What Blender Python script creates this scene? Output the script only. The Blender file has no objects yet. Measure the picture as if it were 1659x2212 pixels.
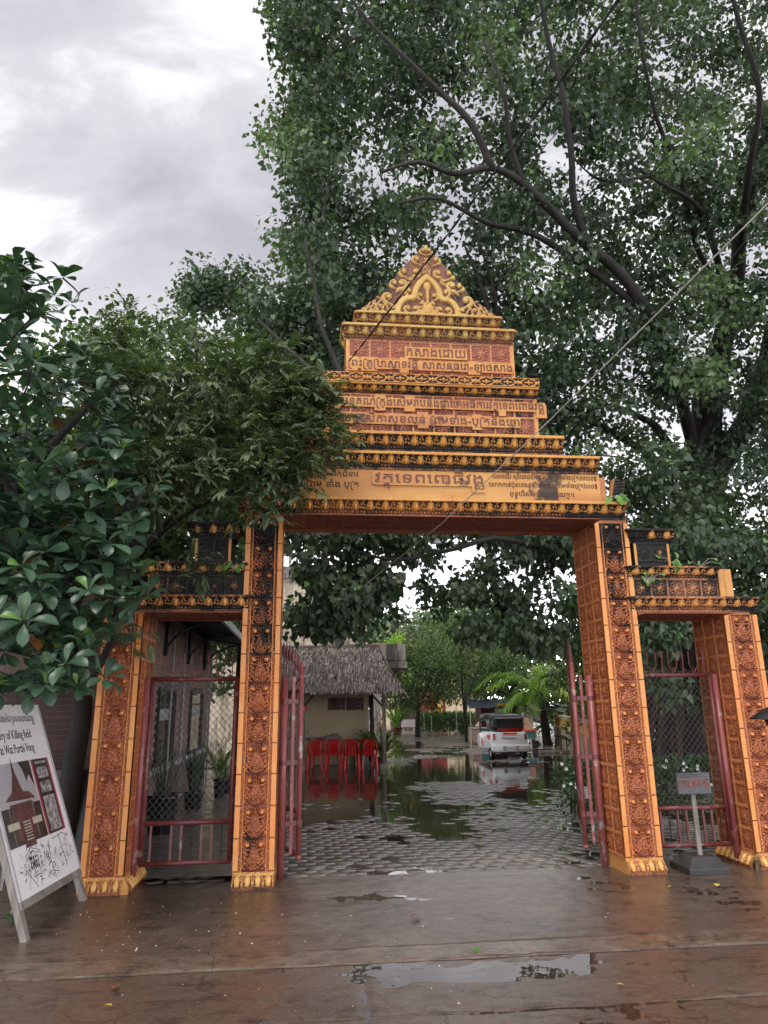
import bpy, math, random
import numpy as np
from mathutils import Vector, Matrix, noise as mnoise
R = math.radians
random.seed(7); rng = np.random.default_rng(7)
sc = bpy.context.scene
COL = sc.collection
K = 1.29                       # the plan below is drawn in units of 1.29 m; everything is brought to metres at the end

# ------------------------------------------------------------------ camera
CH, CF, CP, CR = 1.55, 1523.95 / 1659.0, .2676, -.0126
cam = bpy.data.cameras.new('camera'); camo = bpy.data.objects.new('camera', cam); COL.objects.link(camo)
cam.sensor_fit = 'HORIZONTAL'; cam.sensor_width = 36.0; cam.lens = 36.0 * CF
cam.clip_start = .05; cam.clip_end = 2000
camo.matrix_world = Matrix.Translation((0, 0, CH * K)) @ Matrix.Rotation(R(90) + CP, 4, 'X') @ Matrix.Rotation(CR, 4, 'Z')
sc.camera = camo
sc.view_settings.view_transform = 'Standard'; sc.view_settings.look = 'None'
sc.view_settings.exposure = 0.52; sc.view_settings.gamma = 1.0
sc.view_settings.use_curve_mapping = False
sc.cycles.max_bounces = 6; sc.cycles.diffuse_bounces = 3; sc.cycles.glossy_bounces = 3; sc.cycles.transmission_bounces = 4

# ------------------------------------------------------------------ world: overcast sky
SUN_EL, SUN_AZ = 58, 200      # added soft sun, set behind and left of the camera to brighten the gate
w = bpy.data.worlds.new('World'); sc.world = w; w.use_nodes = True
nt = w.node_tree; nt.nodes.clear()
def wn(t, **kw):
    n = nt.nodes.new(t)
    for k, v in kw.items():
        if k in n.inputs: n.inputs[k].default_value = v
        else: setattr(n, k, v)
    return n
sky = wn('ShaderNodeTexSky', sky_type='NISHITA', sun_disc=False)
sky.sun_elevation = R(SUN_EL); sky.sun_rotation = R(SUN_AZ)
tc = wn('ShaderNodeTexCoord'); sp = wn('ShaderNodeSeparateXYZ'); nt.links.new(tc.outputs['Generated'], sp.inputs[0])
mz = wn('ShaderNodeMath', operation='MAXIMUM'); nt.links.new(sp.outputs[2], mz.inputs[0]); mz.inputs[1].default_value = 0.0
az = wn('ShaderNodeMath', operation='ADD'); nt.links.new(mz.outputs[0], az.inputs[0]); az.inputs[1].default_value = .35
cb = wn('ShaderNodeCombineXYZ')
for i in (0, 1):
    dv = wn('ShaderNodeMath', operation='DIVIDE'); nt.links.new(sp.outputs[i], dv.inputs[0]); nt.links.new(az.outputs[0], dv.inputs[1]); nt.links.new(dv.outputs[0], cb.inputs[i])
mp = wn('ShaderNodeMapping'); mp.inputs['Location'].default_value = (4.1, 1.3, 0); mp.inputs['Rotation'].default_value = (0, 0, R(35)); mp.inputs['Scale'].default_value = (1.0, 1.7, 1)
nt.links.new(cb.outputs[0], mp.inputs[0])
n1 = wn('ShaderNodeTexNoise', Scale=2.7, Detail=9.0, Roughness=.56, Distortion=.5); nt.links.new(mp.outputs[0], n1.inputs['Vector'])
cr = wn('ShaderNodeValToRGB'); nt.links.new(n1.outputs['Fac'], cr.inputs[0])
e = cr.color_ramp.elements; e[0].position = .33; e[0].color = (.41, .40, .445, 1); e[1].position = .76; e[1].color = (1.25, 1.23, 1.25, 1)
m_ = e.new(.52); m_.color = (.57, .56, .595, 1)
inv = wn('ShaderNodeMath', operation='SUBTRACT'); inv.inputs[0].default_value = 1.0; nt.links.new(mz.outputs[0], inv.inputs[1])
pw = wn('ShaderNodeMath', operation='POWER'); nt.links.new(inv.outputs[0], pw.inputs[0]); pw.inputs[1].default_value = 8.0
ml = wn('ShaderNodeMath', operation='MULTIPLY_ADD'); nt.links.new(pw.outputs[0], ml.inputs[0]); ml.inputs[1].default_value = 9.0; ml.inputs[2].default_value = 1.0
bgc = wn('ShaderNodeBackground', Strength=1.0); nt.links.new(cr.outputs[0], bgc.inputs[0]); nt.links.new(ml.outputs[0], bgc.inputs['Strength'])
bgs = wn('ShaderNodeBackground', Strength=.09); nt.links.new(sky.outputs[0], bgs.inputs[0])
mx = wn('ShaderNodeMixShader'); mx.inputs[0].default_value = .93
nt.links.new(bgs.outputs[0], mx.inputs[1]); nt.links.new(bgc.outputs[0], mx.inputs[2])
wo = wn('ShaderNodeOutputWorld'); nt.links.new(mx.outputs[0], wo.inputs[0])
sl = bpy.data.lights.new('sun', 'SUN'); sl.energy = 1.5; sl.angle = R(26); sl.color = (1, .95, .87)
so = bpy.data.objects.new('sun', sl); COL.objects.link(so)
sd = Vector((math.sin(R(SUN_AZ)) * math.cos(R(SUN_EL)), math.cos(R(SUN_AZ)) * math.cos(R(SUN_EL)), math.sin(R(SUN_EL))))
so.rotation_euler = sd.to_track_quat('Z', 'Y').to_euler()

# ------------------------------------------------------------------ measuring helpers
def ray(x, y):                 # direction through a point of the photograph (1659 x 2212 units)
    a, b = x - 829.5, y - 1106
    c, s = math.cos(-CR), math.sin(-CR)
    a, b = a * c - b * s, a * s + b * c
    a /= 1523.95; b /= -1523.95
    return Vector((a, math.cos(CP) - b * math.sin(CP), math.sin(CP) + b * math.cos(CP)))
def at(x, y, Y):
    d = ray(x, y); return d * (Y / d.y) + Vector((0, 0, CH))
def gnd(x, y, z=0.0):
    d = ray(x, y); return d * ((z - CH) / d.z) + Vector((0, 0, CH))
PSI, GX, GY = .1091, -1.3834, 6.8676
GM = Matrix.Translation((GX, GY, 0)) @ Matrix.Rotation(PSI, 4, 'Z')   # the gate's own axes: s along, d back, z up
def G(s, d, z=0): return GM @ Vector((s, d, z))

# ------------------------------------------------------------------ object helpers
def tag(o, label=None, cat=None, group=None, kind=None):
    if label: o['label'] = label
    if cat: o['category'] = cat
    if group: o['group'] = group
    if kind: o['kind'] = kind
    return o
def empty(name, loc=(0, 0, 0), rz=0, label=None, cat=None, group=None):
    o = bpy.data.objects.new(name, None); o.empty_display_size = .1; COL.objects.link(o)
    o.location = loc; o.rotation_euler = (0, 0, rz)
    return tag(o, label, cat, group)
def link(name, me, parent=None, loc=None, rot=None, scale=None):
    o = bpy.data.objects.new(name, me); COL.objects.link(o)
    if parent: o.parent = parent
    if loc is not None: o.location = loc
    if rot is not None: o.rotation_euler = rot
    if scale is not None: o.scale = scale
    return o
def copy_tree(o, parent=None):
    c = o.copy(); COL.objects.link(c); c.parent = parent
    for ch in list(o.children): copy_tree(ch, c)
    return c
def np_mesh(name, V, F, mat, smooth=False, attrs=None):
    V = np.asarray(V, dtype=np.float32); F = np.asarray(F, dtype=np.int32)
    me = bpy.data.meshes.new(name); k = F.shape[1]
    me.vertices.add(len(V)); me.vertices.foreach_set('co', V.ravel())
    me.loops.add(F.size); me.loops.foreach_set('vertex_index', F.ravel())
    me.polygons.add(len(F)); me.polygons.foreach_set('loop_start', np.arange(0, F.size, k, dtype=np.int32))
    me.polygons.foreach_set('loop_total', np.full(len(F), k, dtype=np.int32))
    if smooth: me.polygons.foreach_set('use_smooth', np.ones(len(F), dtype=bool))
    me.update(calc_edges=True)
    for n, a in (attrs or {}).items():
        at_ = me.attributes.new(n, 'FLOAT', 'POINT'); at_.data.foreach_set('value', np.asarray(a, dtype=np.float32).ravel())
    me.materials.append(mat); return me
class MB:
    def __init__(s): s.V = []; s.F = []; s.M = Matrix.Identity(4); s.mi = []; s.cur = 0
    def add(s, vs, fs):
        b = len(s.V); s.V += [tuple(s.M @ Vector(v)) for v in vs]
        s.F += [tuple(b + i for i in f) for f in fs]; s.mi += [s.cur] * len(fs); return s
    def box(s, x0, x1, y0, y1, z0, z1):
        return s.add([(x0, y0, z0), (x1, y0, z0), (x1, y1, z0), (x0, y1, z0), (x0, y0, z1), (x1, y0, z1), (x1, y1, z1), (x0, y1, z1)],
                     [(0, 3, 2, 1), (4, 5, 6, 7), (0, 1, 5, 4), (1, 2, 6, 5), (2, 3, 7, 6), (3, 0, 4, 7)])
    def cbox(s, c, sx, sy, sz): return s.box(c[0] - sx / 2, c[0] + sx / 2, c[1] - sy / 2, c[1] + sy / 2, c[2] - sz / 2, c[2] + sz / 2)
    def bar(s, a, b, w, t, up=(0, 0, 1)):
        a = Vector(a); b = Vector(b); d = (b - a).normalized(); u = Vector(up)
        if abs(d.dot(u)) > .95: u = Vector((0, 1, 0))
        x = d.cross(u).normalized() * w / 2; y = x.cross(d).normalized() * t / 2
        vs = [p + i * x + j * y for p in (a, b) for i, j in ((-1, -1), (1, -1), (1, 1), (-1, 1))]
        return s.add(vs, [(3, 2, 1, 0), (4, 5, 6, 7), (0, 1, 5, 4), (1, 2, 6, 5), (2, 3, 7, 6), (3, 0, 4, 7)])
    def tube(s, pts, r, n=8, cap=True):
        pts = [Vector(p) for p in pts]; m = len(pts)
        rs = r if hasattr(r, '__len__') else [r] * m
        ref = Vector((.13, .27, .95)); vs = []
        for i, p in enumerate(pts):
            d = (pts[min(i + 1, m - 1)] - pts[max(i - 1, 0)])
            d = d.normalized() if d.length > 1e-9 else Vector((0, 0, 1))
            x = d.cross(ref if abs(d.dot(ref)) < .97 else Vector((1, 0, 0))).normalized(); y = d.cross(x)
            for k in range(n):
                a = 2 * math.pi * k / n; vs.append(p + (x * math.cos(a) + y * math.sin(a)) * rs[i])
        fs = [(i * n + k, i * n + (k + 1) % n, (i + 1) * n + (k + 1) % n, (i + 1) * n + k) for i in range(m - 1) for k in range(n)]
        if cap: fs += [tuple(range(n))[::-1], tuple((m - 1) * n + k for k in range(n))]
        return s.add(vs, fs)
    def lathe(s, prof, c=(0, 0, 0), n=16, sq=False):
        vs = []; m = len(prof)
        for r, z in prof:
            for k in range(n):
                a = 2 * math.pi * (k + (.5 if sq else 0)) / n; vs.append((c[0] + r * math.cos(a), c[1] + r * math.sin(a), c[2] + z))
        fs = [(i * n + k, i * n + (k + 1) % n, (i + 1) * n + (k + 1) % n, (i + 1) * n + k) for i in range(m - 1) for k in range(n)]
        fs += [tuple(range(n))[::-1], tuple((m - 1) * n + k for k in range(n))]
        return s.add(vs, fs)
    def prism(s, poly, y0, y1):      # polygon in x,z pushed along y
        n = len(poly); vs = [(x, y0, z) for x, z in poly] + [(x, y1, z) for x, z in poly]
        return s.add(vs, [tuple(range(n)), tuple(range(2 * n - 1, n - 1, -1))] + [(i, i + n, (i + 1) % n + n, (i + 1) % n) for i in range(n)])
    def sphere(s, c, r, n=10, m=6, sc_=(1, 1, 1)):
        vs = []
        for i in range(m + 1):
            t = math.pi * i / m
            for k in range(n):
                a = 2 * math.pi * k / n
                vs.append((c[0] + r * sc_[0] * math.sin(t) * math.cos(a), c[1] + r * sc_[1] * math.sin(t) * math.sin(a), c[2] + r * sc_[2] * math.cos(t)))
        return s.add(vs, [(i * n + k, (i + 1) * n + k, (i + 1) * n + (k + 1) % n, i * n + (k + 1) % n) for i in range(m) for k in range(n)])
    def mesh(s, name, mat, smooth=False):
        me = bpy.data.meshes.new(name); me.from_pydata(s.V, [], s.F)
        for m in (mat if isinstance(mat, (list, tuple)) else [mat]): me.materials.append(m)
        if isinstance(mat, (list, tuple)): me.polygons.foreach_set('material_index', s.mi)
        if smooth: me.polygons.foreach_set('use_smooth', [True] * len(me.polygons))
        me.update(); return me
    def build(s, name, mat, parent=None, smooth=False, bevel=0, loc=None, rot=None):
        o = link(name, s.mesh(name, mat, smooth), parent, loc, rot)
        if bevel:
            b = o.modifiers.new('bevel', 'BEVEL'); b.width = bevel; b.segments = 2; b.limit_method = 'ANGLE'; b.angle_limit = R(40)
        return o
def smooth_path(pts, n=6):
    P = [Vector(p) for p in pts]; out = []
    for i in range(len(P) - 1):
        p0 = P[max(i - 1, 0)]; p1 = P[i]; p2 = P[i + 1]; p3 = P[min(i + 2, len(P) - 1)]
        for k in range(n):
            t = k / n
            out.append(.5 * ((2 * p1) + (p2 - p0) * t + (2 * p0 - 5 * p1 + 4 * p2 - p3) * t * t + (3 * p1 - p0 - 3 * p2 + p3) * t ** 3))
    out.append(P[-1]); return out
def vnoise(x, y, scale, seed, oct_=3):
    r = np.random.default_rng(seed); T = r.random((64, 64)); tot = 0; amp = 1; s = 0
    for o in range(oct_):
        u = x / scale * 2 ** o + 17.3 * o + 31.7; v = y / scale * 2 ** o + 9.1 * o + 31.7
        i = np.floor(u).astype(int); j = np.floor(v).astype(int); a = u - i; b = v - j
        a = a * a * (3 - 2 * a); b = b * b * (3 - 2 * b); i %= 64; j %= 64; i1 = (i + 1) % 64; j1 = (j + 1) % 64
        tot = tot + amp * ((T[i, j] * (1 - a) + T[i1, j] * a) * (1 - b) + (T[i, j1] * (1 - a) + T[i1, j1] * a) * b); s += amp; amp *= .5
    return tot / s - .5

# ------------------------------------------------------------------ materials
class NT:
    def __init__(s, name):
        s.m = bpy.data.materials.new(name); s.m.use_nodes = True; s.t = s.m.node_tree; s.t.nodes.clear()
        s.out = s.n('ShaderNodeOutputMaterial'); s.p = s.n('ShaderNodeBsdfPrincipled'); s.l(s.p.outputs[0], s.out.inputs[0])
    def n(s, t, **kw):
        n = s.t.nodes.new(t)
        for k, v in kw.items():
            if k in n.inputs: n.inputs[k].default_value = v
            else: setattr(n, k, v)
        return n
    def l(s, a, b): s.t.links.new(a, b)
    def pos(s, obj=False):
        if obj: return s.n('ShaderNodeTexCoord').outputs['Object']
        return s.n('ShaderNodeNewGeometry').outputs['Position']
    def noise(s, scale, detail=4, rough=.55, vec=None, stretch=None):
        v = vec if vec is not None else s.pos()
        if stretch:
            m = s.n('ShaderNodeMapping'); m.inputs['Scale'].default_value = stretch; s.l(v, m.inputs[0]); v = m.outputs[0]
        n = s.n('ShaderNodeTexNoise', Scale=scale, Detail=float(detail), Roughness=rough); s.l(v, n.inputs['Vector']); return n.outputs['Fac']
    def ramp(s, fac, *st):
        r = s.n('ShaderNodeValToRGB'); s.l(fac, r.inputs[0]); e = r.color_ramp.elements
        for i, (p, c) in enumerate(st):
            q = e[i] if i < 2 else e.new(p)
            q.position = p; q.color = (c if hasattr(c, '__len__') else (c, c, c)) + ((1,) if not hasattr(c, '__len__') or len(c) == 3 else ())
        return r.outputs[0]
    def mix(s, f, a, b, mode='MIX'):
        m = s.n('ShaderNodeMix', data_type='RGBA', blend_type=mode)
        for v, i in ((f, 0), (a, 6), (b, 7)):
            if hasattr(v, 'links'): s.l(v, m.inputs[i])
            elif i == 0: m.inputs[0].default_value = v
            else: m.inputs[i].default_value = tuple(v) + (1,)
        return m.outputs[2]
    def math(s, op, a, b=None, clamp=False):
        m = s.n('ShaderNodeMath', operation=op, use_clamp=clamp)
        for v, i in ((a, 0), (b, 1)):
            if v is None: continue
            if hasattr(v, 'links'): s.l(v, m.inputs[i])
            else: m.inputs[i].default_value = v
        return m.outputs[0]
    def set(s, k, v):
        if hasattr(v, 'links'): s.l(v, s.p.inputs[k])
        else: s.p.inputs[k].default_value = (tuple(v) + (1,)) if hasattr(v, '__len__') and len(v) == 3 else v
        return s
    def bump(s, h, strength=.3, dist=.01):
        b = s.n('ShaderNodeBump', Strength=strength, Distance=dist); s.l(h, b.inputs['Height']); s.l(b.outputs[0], s.p.inputs['Normal']); return s
def plain(name, c, rough=.6, var=.25, scale=6, metal=0, bump=.15, c2=None, stretch=None, bd=.004):
    N = NT(name); f = N.noise(scale, 5, .6, stretch=stretch)
    c2 = c2 or tuple(x * (1 - var) for x in c)
    N.set('Base Color', N.ramp(f, (.35, c2), (.65, c))).set('Roughness', rough).set('Metallic', metal)
    if bump: N.bump(N.noise(scale * 6, 3), bump, bd)
    return N.m
def carved(name, low, high, z0, zk, amt, nscale=3.0):
    """painted cement relief: terracotta ground, gold brushed on what stands proud, black mildew in patches that grow towards the top"""
    N = NT(name)
    g = N.n('ShaderNodeAttribute', attribute_name='gilt').outputs['Fac']
    wv = N.noise(2.3, 4, .6)
    lo = N.mix(N.ramp(wv, (.35, 0.), (.7, 1.)), low, tuple(x * .7 for x in low))
    hi = N.mix(N.ramp(N.noise(1.7, 5, .6), (.35, 0.), (.68, 1.)), high, (high[0] * .92, high[1] * .72, high[2] * .6))
    vo = N.n('ShaderNodeTexVoronoi', Scale=44.0); N.l(N.pos(), vo.inputs['Vector'])
    bead = N.ramp(vo.outputs['Distance'], (.18, 1.), (.55, 0.))
    gn = N.math('ADD', g, N.math('MULTIPLY', N.math('SUBTRACT', N.noise(25, 3), .5), .30))
    mid = N.math('MULTIPLY', N.math('SUBTRACT', bead, .45), N.ramp(g, (.85, 1.), (.95, 0.)))
    gn = N.math('ADD', gn, N.math('MULTIPLY', mid, .55))
    c = N.mix(N.ramp(gn, (.22, 0.), (.80, 1.)), lo, hi)
    sp_ = N.n('ShaderNodeSeparateXYZ'); N.l(N.pos(), sp_.inputs[0])
    up = N.math('MULTIPLY', N.math('SUBTRACT', sp_.outputs[2], z0), zk, clamp=True)
    big = N.noise(.9, 6, .62, stretch=(1, 1, .55)); fine = N.noise(nscale * 4, 4, .6, stretch=(1, 1, .3))
    mm = N.math('ADD', N.math('ADD', big, N.math('MULTIPLY', fine, .35)), N.math('MULTIPLY', up, .26))
    mm = N.math('SUBTRACT', mm, N.math('MULTIPLY', g, .40))
    k = N.ramp(mm, (.86 - amt, 0.), (.98 - amt, 1.))
    c = N.mix(k, c, (.012, .011, .010))
    N.set('Base Color', c).set('Roughness', N.math('ADD', .42, N.math('MULTIPLY', k, .3)))
    N.bump(N.math('ADD', N.math('MULTIPLY', mid, 1.2), N.noise(60, 3)), .7, .006)
    return N.m
TERRA, GOLD = (.50, .165, .075), (.80, .42, .10)
M = {}
M['col'] = carved('painted_relief_column', (.36, .095, .045), (.76, .34, .10), 2.6, .55, .20)
M['cor'] = carved('painted_relief_cornice', (.26, .085, .03), (.70, .37, .085), 3.5, .15, .31)
M['tier'] = carved('painted_relief_upper', (.20, .065, .035), (.58, .41, .12), 9.0, .15, .28)
M['pinkp'] = carved('painted_relief_panel', (.32, .09, .05), (.70, .34, .13), 9.0, .3, .22)
M['wing'] = carved('mildewed_relief_wing', (.30, .11, .05), (.82, .45, .15), 3.0, .9, .34)
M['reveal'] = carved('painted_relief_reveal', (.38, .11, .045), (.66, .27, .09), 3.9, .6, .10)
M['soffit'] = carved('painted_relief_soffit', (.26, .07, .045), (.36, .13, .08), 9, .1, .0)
M['core'] = plain('orange_painted_cement', (.50, .18, .06), .55, .4, 2.5)
M['plinth'] = carved('painted_relief_plinth', (.34, .10, .045), (.78, .50, .16), 9, .1, .25)
def yellow(name, amt, patch=False):
    N = NT(name); c = N.ramp(N.noise(1.6, 5, .6, stretch=(.5, .5, 2)), (.3, (.46, .17, .05)), (.55, (.58, .28, .075)), (.75, (.64, .37, .11)))
    sx_ = N.n('ShaderNodeSeparateXYZ'); N.l(N.pos(True), sx_.inputs[0])
    loc = N.math('MAXIMUM', N.math('SUBTRACT', 1., N.math('MULTIPLY', N.math('ABSOLUTE', N.math('SUBTRACT', sx_.outputs[0], 3.17)), 4.2)), 0.) if patch else 0.
    k = N.ramp(N.math('ADD', N.math('ADD', N.noise(1.6, 6, .65, stretch=(1.6, 1.6, .8)), N.math('MULTIPLY', N.noise(14, 4), .12)), N.math('MULTIPLY', loc, .32) if patch else 0.), (.76 - amt, 0.), (.84 - amt, .94))
    N.set('Base Color', N.mix(k, c, (.014, .012, .010))).set('Roughness', .5).bump(N.noise(40, 3), .2, .003); return N.m
M['frieze'] = yellow('yellow_painted_cement_streaked', .06, True)
M['gold'] = yellow('gold_painted_cement', .13)
M['ink'] = plain('brown_lettering_paint', (.085, .028, .022), .6, .3, 20)
M['inkp'] = plain('purple_brown_lettering_paint', (.20, .07, .055), .6, .4, 20)
def paint(name, c, prim, chips=.1, rough=.38):
    N = NT(name); f = N.noise(5, 6, .7); k = N.ramp(f, (.64 - chips * .3, 0.), (.67 - chips * .3, 1.))
    b = N.ramp(N.noise(2.2, 3), (.3, c), (.75, tuple(min(1, x * 1.35 + .03) for x in c)))
    N.set('Base Color', N.mix(k, b, prim)).set('Roughness', rough).bump(N.noise(30, 3), .15, .002); return N.m
M['rail'] = paint('red_painted_steel', (.12, .020, .019), (.26, .20, .18), .12)
M['pipe'] = paint('faded_red_painted_pipe', (.24, .060, .058), (.34, .31, .30), .16, .34)
M['wire'] = plain('galvanised_wire', (.17, .16, .15), .45, .3, 30, .7)
M['dark'] = plain('black_painted_steel', (.016, .016, .018), .4)
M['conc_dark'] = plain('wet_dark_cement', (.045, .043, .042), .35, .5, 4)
M['wood'] = plain('weathered_grey_wood', (.30, .27, .24), .7, .5, 3, stretch=(6, 6, .6))
M['woodd'] = plain('dark_wood_post', (.06, .045, .038), .7, .5, 4, stretch=(6, 6, .6))
M['postgrey'] = plain('grey_cement_post', (.30, .27, .24), .8, .5, 3)
M['white'] = plain('white_vehicle_paint', (.78, .78, .80), .22, .06, 3, bump=0)
M['vinyl'] = plain('black_vinyl_canopy', (.022, .025, .027), .3, .3, 3, bump=.3, bd=.01)
M['rubber'] = plain('black_rubber', (.015, .015, .015), .7)
M['rim'] = plain('grey_wheel_rim', (.45, .44, .42), .4, .3, 20, .5)
M['redpl'] = plain('red_plastic', (.62, .012, .018), .28, .15, 2, bump=0)
M['greenpl'] = plain('green_plastic', (.02, .25, .09), .35, .2, 2, bump=0)
M['decal'] = plain('orange_red_decal', (.80, .09, .03), .35, .1, 3, bump=0)
M['tail'] = plain('red_lamp_plastic', (.28, .004, .006), .15, .1, 3, bump=0)
M['plate'] = plain('pale_plate', (.55, .56, .58), .4, .1, 8, bump=0)
M['black'] = plain('black_print', (.012, .012, .014), .5, bump=0)
M['whitep'] = plain('white_print', (.8, .8, .8), .5, .05, bump=0)
M['terracotta'] = plain('terracotta_pot', (.20, .055, .035), .5, .3, 5)
M['blackpot'] = plain('black_glazed_pot', (.018, .02, .024), .15, .3, 3)
M['teal'] = plain('teal_painted_tin', (.05, .20, .21), .4, .3, 3)
M['rusty'] = plain('faded_pink_tin', (.42, .26, .25), .6, .4, 3)
M['tarpblue'] = plain('navy_tarpaulin', (.018, .025, .05), .5, .4, 2, bump=.4, bd=.03)
M['tarpgrey'] = plain('grey_tarpaulin', (.38, .36, .34), .6, .35, 2, bump=.5, bd=.04)
M['maroon'] = plain('maroon_boards_vent_shade', (.10, .018, .022), .7)
M['pink'] = plain('pale_pink_sheet', (.75, .50, .46), .6, .2, 3)
M['cloth'] = plain('white_sheet', (.75, .75, .78), .7, .15, 2)
M['orange'] = plain('orange_cotton', (.80, .13, .03), .8, .3, 20)
M['skin'] = plain('skin', (.32, .17, .11), .5, .15, 20, bump=0)
M['yellowp'] = plain('yellow_wall_paint', (.70, .45, .10), .7, .3, 1)
M['redwall'] = plain('red_painted_wall', (.30, .04, .04), .7, .3, 1)
M['stone'] = plain('brown_stone', (.16, .12, .10), .8, .5, 3)
M['benchst'] = plain('pale_lilac_stone', (.42, .36, .38), .6, .3, 3)
M['rooftile'] = plain('orange_roof_tile', (.62, .20, .07), .6, .35, 5)
M['bambo'] = plain('pale_bamboo', (.50, .48, .40), .6, .3, 3)
def stained(name, base, dark, thr=.5, zs=.35, sc_=1.2, cracks=True):
    N = NT(name); f = N.math('ADD', N.noise(sc_, 7, .68, stretch=(1.5, 1.5, zs)), N.math('MULTIPLY', N.noise(6, 5, .7, stretch=(2, 2, .2)), .25))
    c = N.ramp(f, (thr - .06 + .12, base), (thr + .22, dark))
    if cracks:
        v = N.n('ShaderNodeTexVoronoi', feature='DISTANCE_TO_EDGE', Scale=1.1); nz = N.n('ShaderNodeTexNoise', Scale=3.0); N.l(N.pos(), nz.inputs['Vector'])
        ad = N.n('ShaderNodeMixRGB', blend_type='ADD'); ad.inputs[0].default_value = .6; N.l(N.pos(), ad.inputs[1]); N.l(nz.outputs['Color'], ad.inputs[2]); N.l(ad.outputs[0], v.inputs['Vector'])
        c = N.mix(N.ramp(v.outputs['Distance'], (.0, .75), (.018, 0.)), c, dark)
    N.set('Base Color', c).set('Roughness', .85).bump(N.noise(8, 5), .3, .02); return N.m
M['beige'] = stained('old_beige_render', (.64, .55, .42), (.14, .12, .105), .52)
M['cream'] = stained('cream_render', (.60, .50, .32), (.13, .10, .08), .60, .6, .8, False)
M['greyc'] = stained('stained_grey_concrete', (.30, .28, .26), (.06, .055, .05), .5)
M['wallb'] = stained('boundary_wall_render', (.50, .40, .26), (.12, .10, .08), .52, .4, 1., False)
M['brick'] = plain('pinkish_brick', (.36, .23, .19), .8, .35, 3)
M['mortar'] = plain('pale_mortar', (.20, .15, .13), .9, .3, 4)
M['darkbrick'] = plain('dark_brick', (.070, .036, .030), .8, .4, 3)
M['frame'] = plain('grey_white_window_frame', (.42, .41, .42), .5, .1)
M['corr'] = plain('dark_corrugated_iron', (.035, .038, .045), .45, .4, 2, .3)
def glassy(name, c=(.02, .025, .03)):
    N = NT(name); N.set('Base Color', c).set('Roughness', .04); N.p.inputs['IOR'].default_value = 1.6; return N.m
M['glass'] = glassy('dark_window_glass')
def thatchm():
    N = NT('weathered_palm_thatch'); a = N.n('ShaderNodeAttribute', attribute_name='tint').outputs['Fac']
    N.set('Base Color', N.ramp(a, (0., (.065, .048, .040)), (.35, (.20, .15, .13)), (.6, (.42, .37, .35)), (1., (.66, .62, .60)))).set('Roughness', .8); return N.m
M['thatch'] = thatchm()
def leafm(name, a, b, c=None, rough=.38, trans=.18, spec=.5):
    N = NT(name); t = N.n('ShaderNodeAttribute', attribute_name='tint').outputs['Fac']
    st = [(0., a), (.8, b)] + ([(.97, c)] if c else [])
    col = N.ramp(N.math('ADD', t, N.math('MULTIPLY', N.math('SUBTRACT', N.noise(16, 3), .5), .35)), *st); col = N.mix(N.math('MULTIPLY', N.noise(.7, 3), .5), col, tuple(x * .55 for x in a)); N.bump(N.noise(40, 2), .35, .006)
    N.set('Base Color', col).set('Roughness', rough); N.p.inputs['Specular IOR Level'].default_value = spec
    tr = N.n('ShaderNodeBsdfTranslucent'); N.l(N.mix(1., col, (1.5, 1.9, .6), 'MULTIPLY'), tr.inputs[0])
    ms = N.n('ShaderNodeMixShader'); ms.inputs[0].default_value = trans
    N.l(N.p.outputs[0], ms.inputs[1]); N.l(tr.outputs[0], ms.inputs[2]); N.l(ms.outputs[0], N.out.inputs[0]); return N.m
M['bodhi'] = leafm('bodhi_leaf', (.030, .056, .038), (.135, .195, .108), (.20, .34, .10), .5, .2, .4)
M['almond'] = leafm('broad_glossy_leaf', (.030, .065, .042), (.075, .150, .080), (.16, .31, .06), .36, .12)
M['almondo'] = leafm('orange_dying_leaf', (.16, .06, .025), (.30, .12, .045), None, .45, .2)
M['lance'] = leafm('narrow_leaf', (.048, .076, .042), (.150, .198, .096), (.23, .30, .11), .55)
M['bgleaf'] = leafm('dense_green_leaf', (.040, .075, .028), (.14, .22, .065), (.22, .34, .08), .45)
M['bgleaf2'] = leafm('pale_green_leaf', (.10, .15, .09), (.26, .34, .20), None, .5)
M['limeleaf'] = leafm('lime_green_leaf', (.12, .26, .03), (.34, .52, .06), None, .5, .3)
M['palm'] = leafm('palm_leaf', (.06, .13, .018), (.22, .36, .05), (.45, .52, .10), .4, .35)
M['hedge'] = leafm('hedge_leaf', (.022, .060, .022), (.07, .16, .055), (.13, .24, .08), .4)
M['sprout'] = leafm('bright_sprout_leaf', (.10, .26, .05), (.22, .46, .10), None, .4, .4)
M['petal'] = plain('white_petal', (.8, .8, .8), .6, .05, bump=0)
M['yleaf'] = plain('yellow_fallen_leaf', (.55, .42, .06), .5, .3, 20)
M['bleaf'] = plain('brown_fallen_leaf', (.22, .07, .03), .5, .3, 20)
M['gleaf'] = plain('green_fallen_leaf', (.10, .22, .03), .4, .3, 20)
def barkm(name, a, b):
    N = NT(name); N.set('Base Color', N.ramp(N.noise(2.5, 6, .7, stretch=(1, 1, .4)), (.35, a), (.7, b))).set('Roughness', .8).bump(N.noise(9, 5, .7, stretch=(1.5, 1.5, .4)), .6, .03); return N.m
M['bark'] = barkm('wet_dark_bark', (.011, .010, .009), (.040, .035, .031))
M['root'] = barkm('brown_aerial_root', (.05, .035, .026), (.13, .09, .065))
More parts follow.
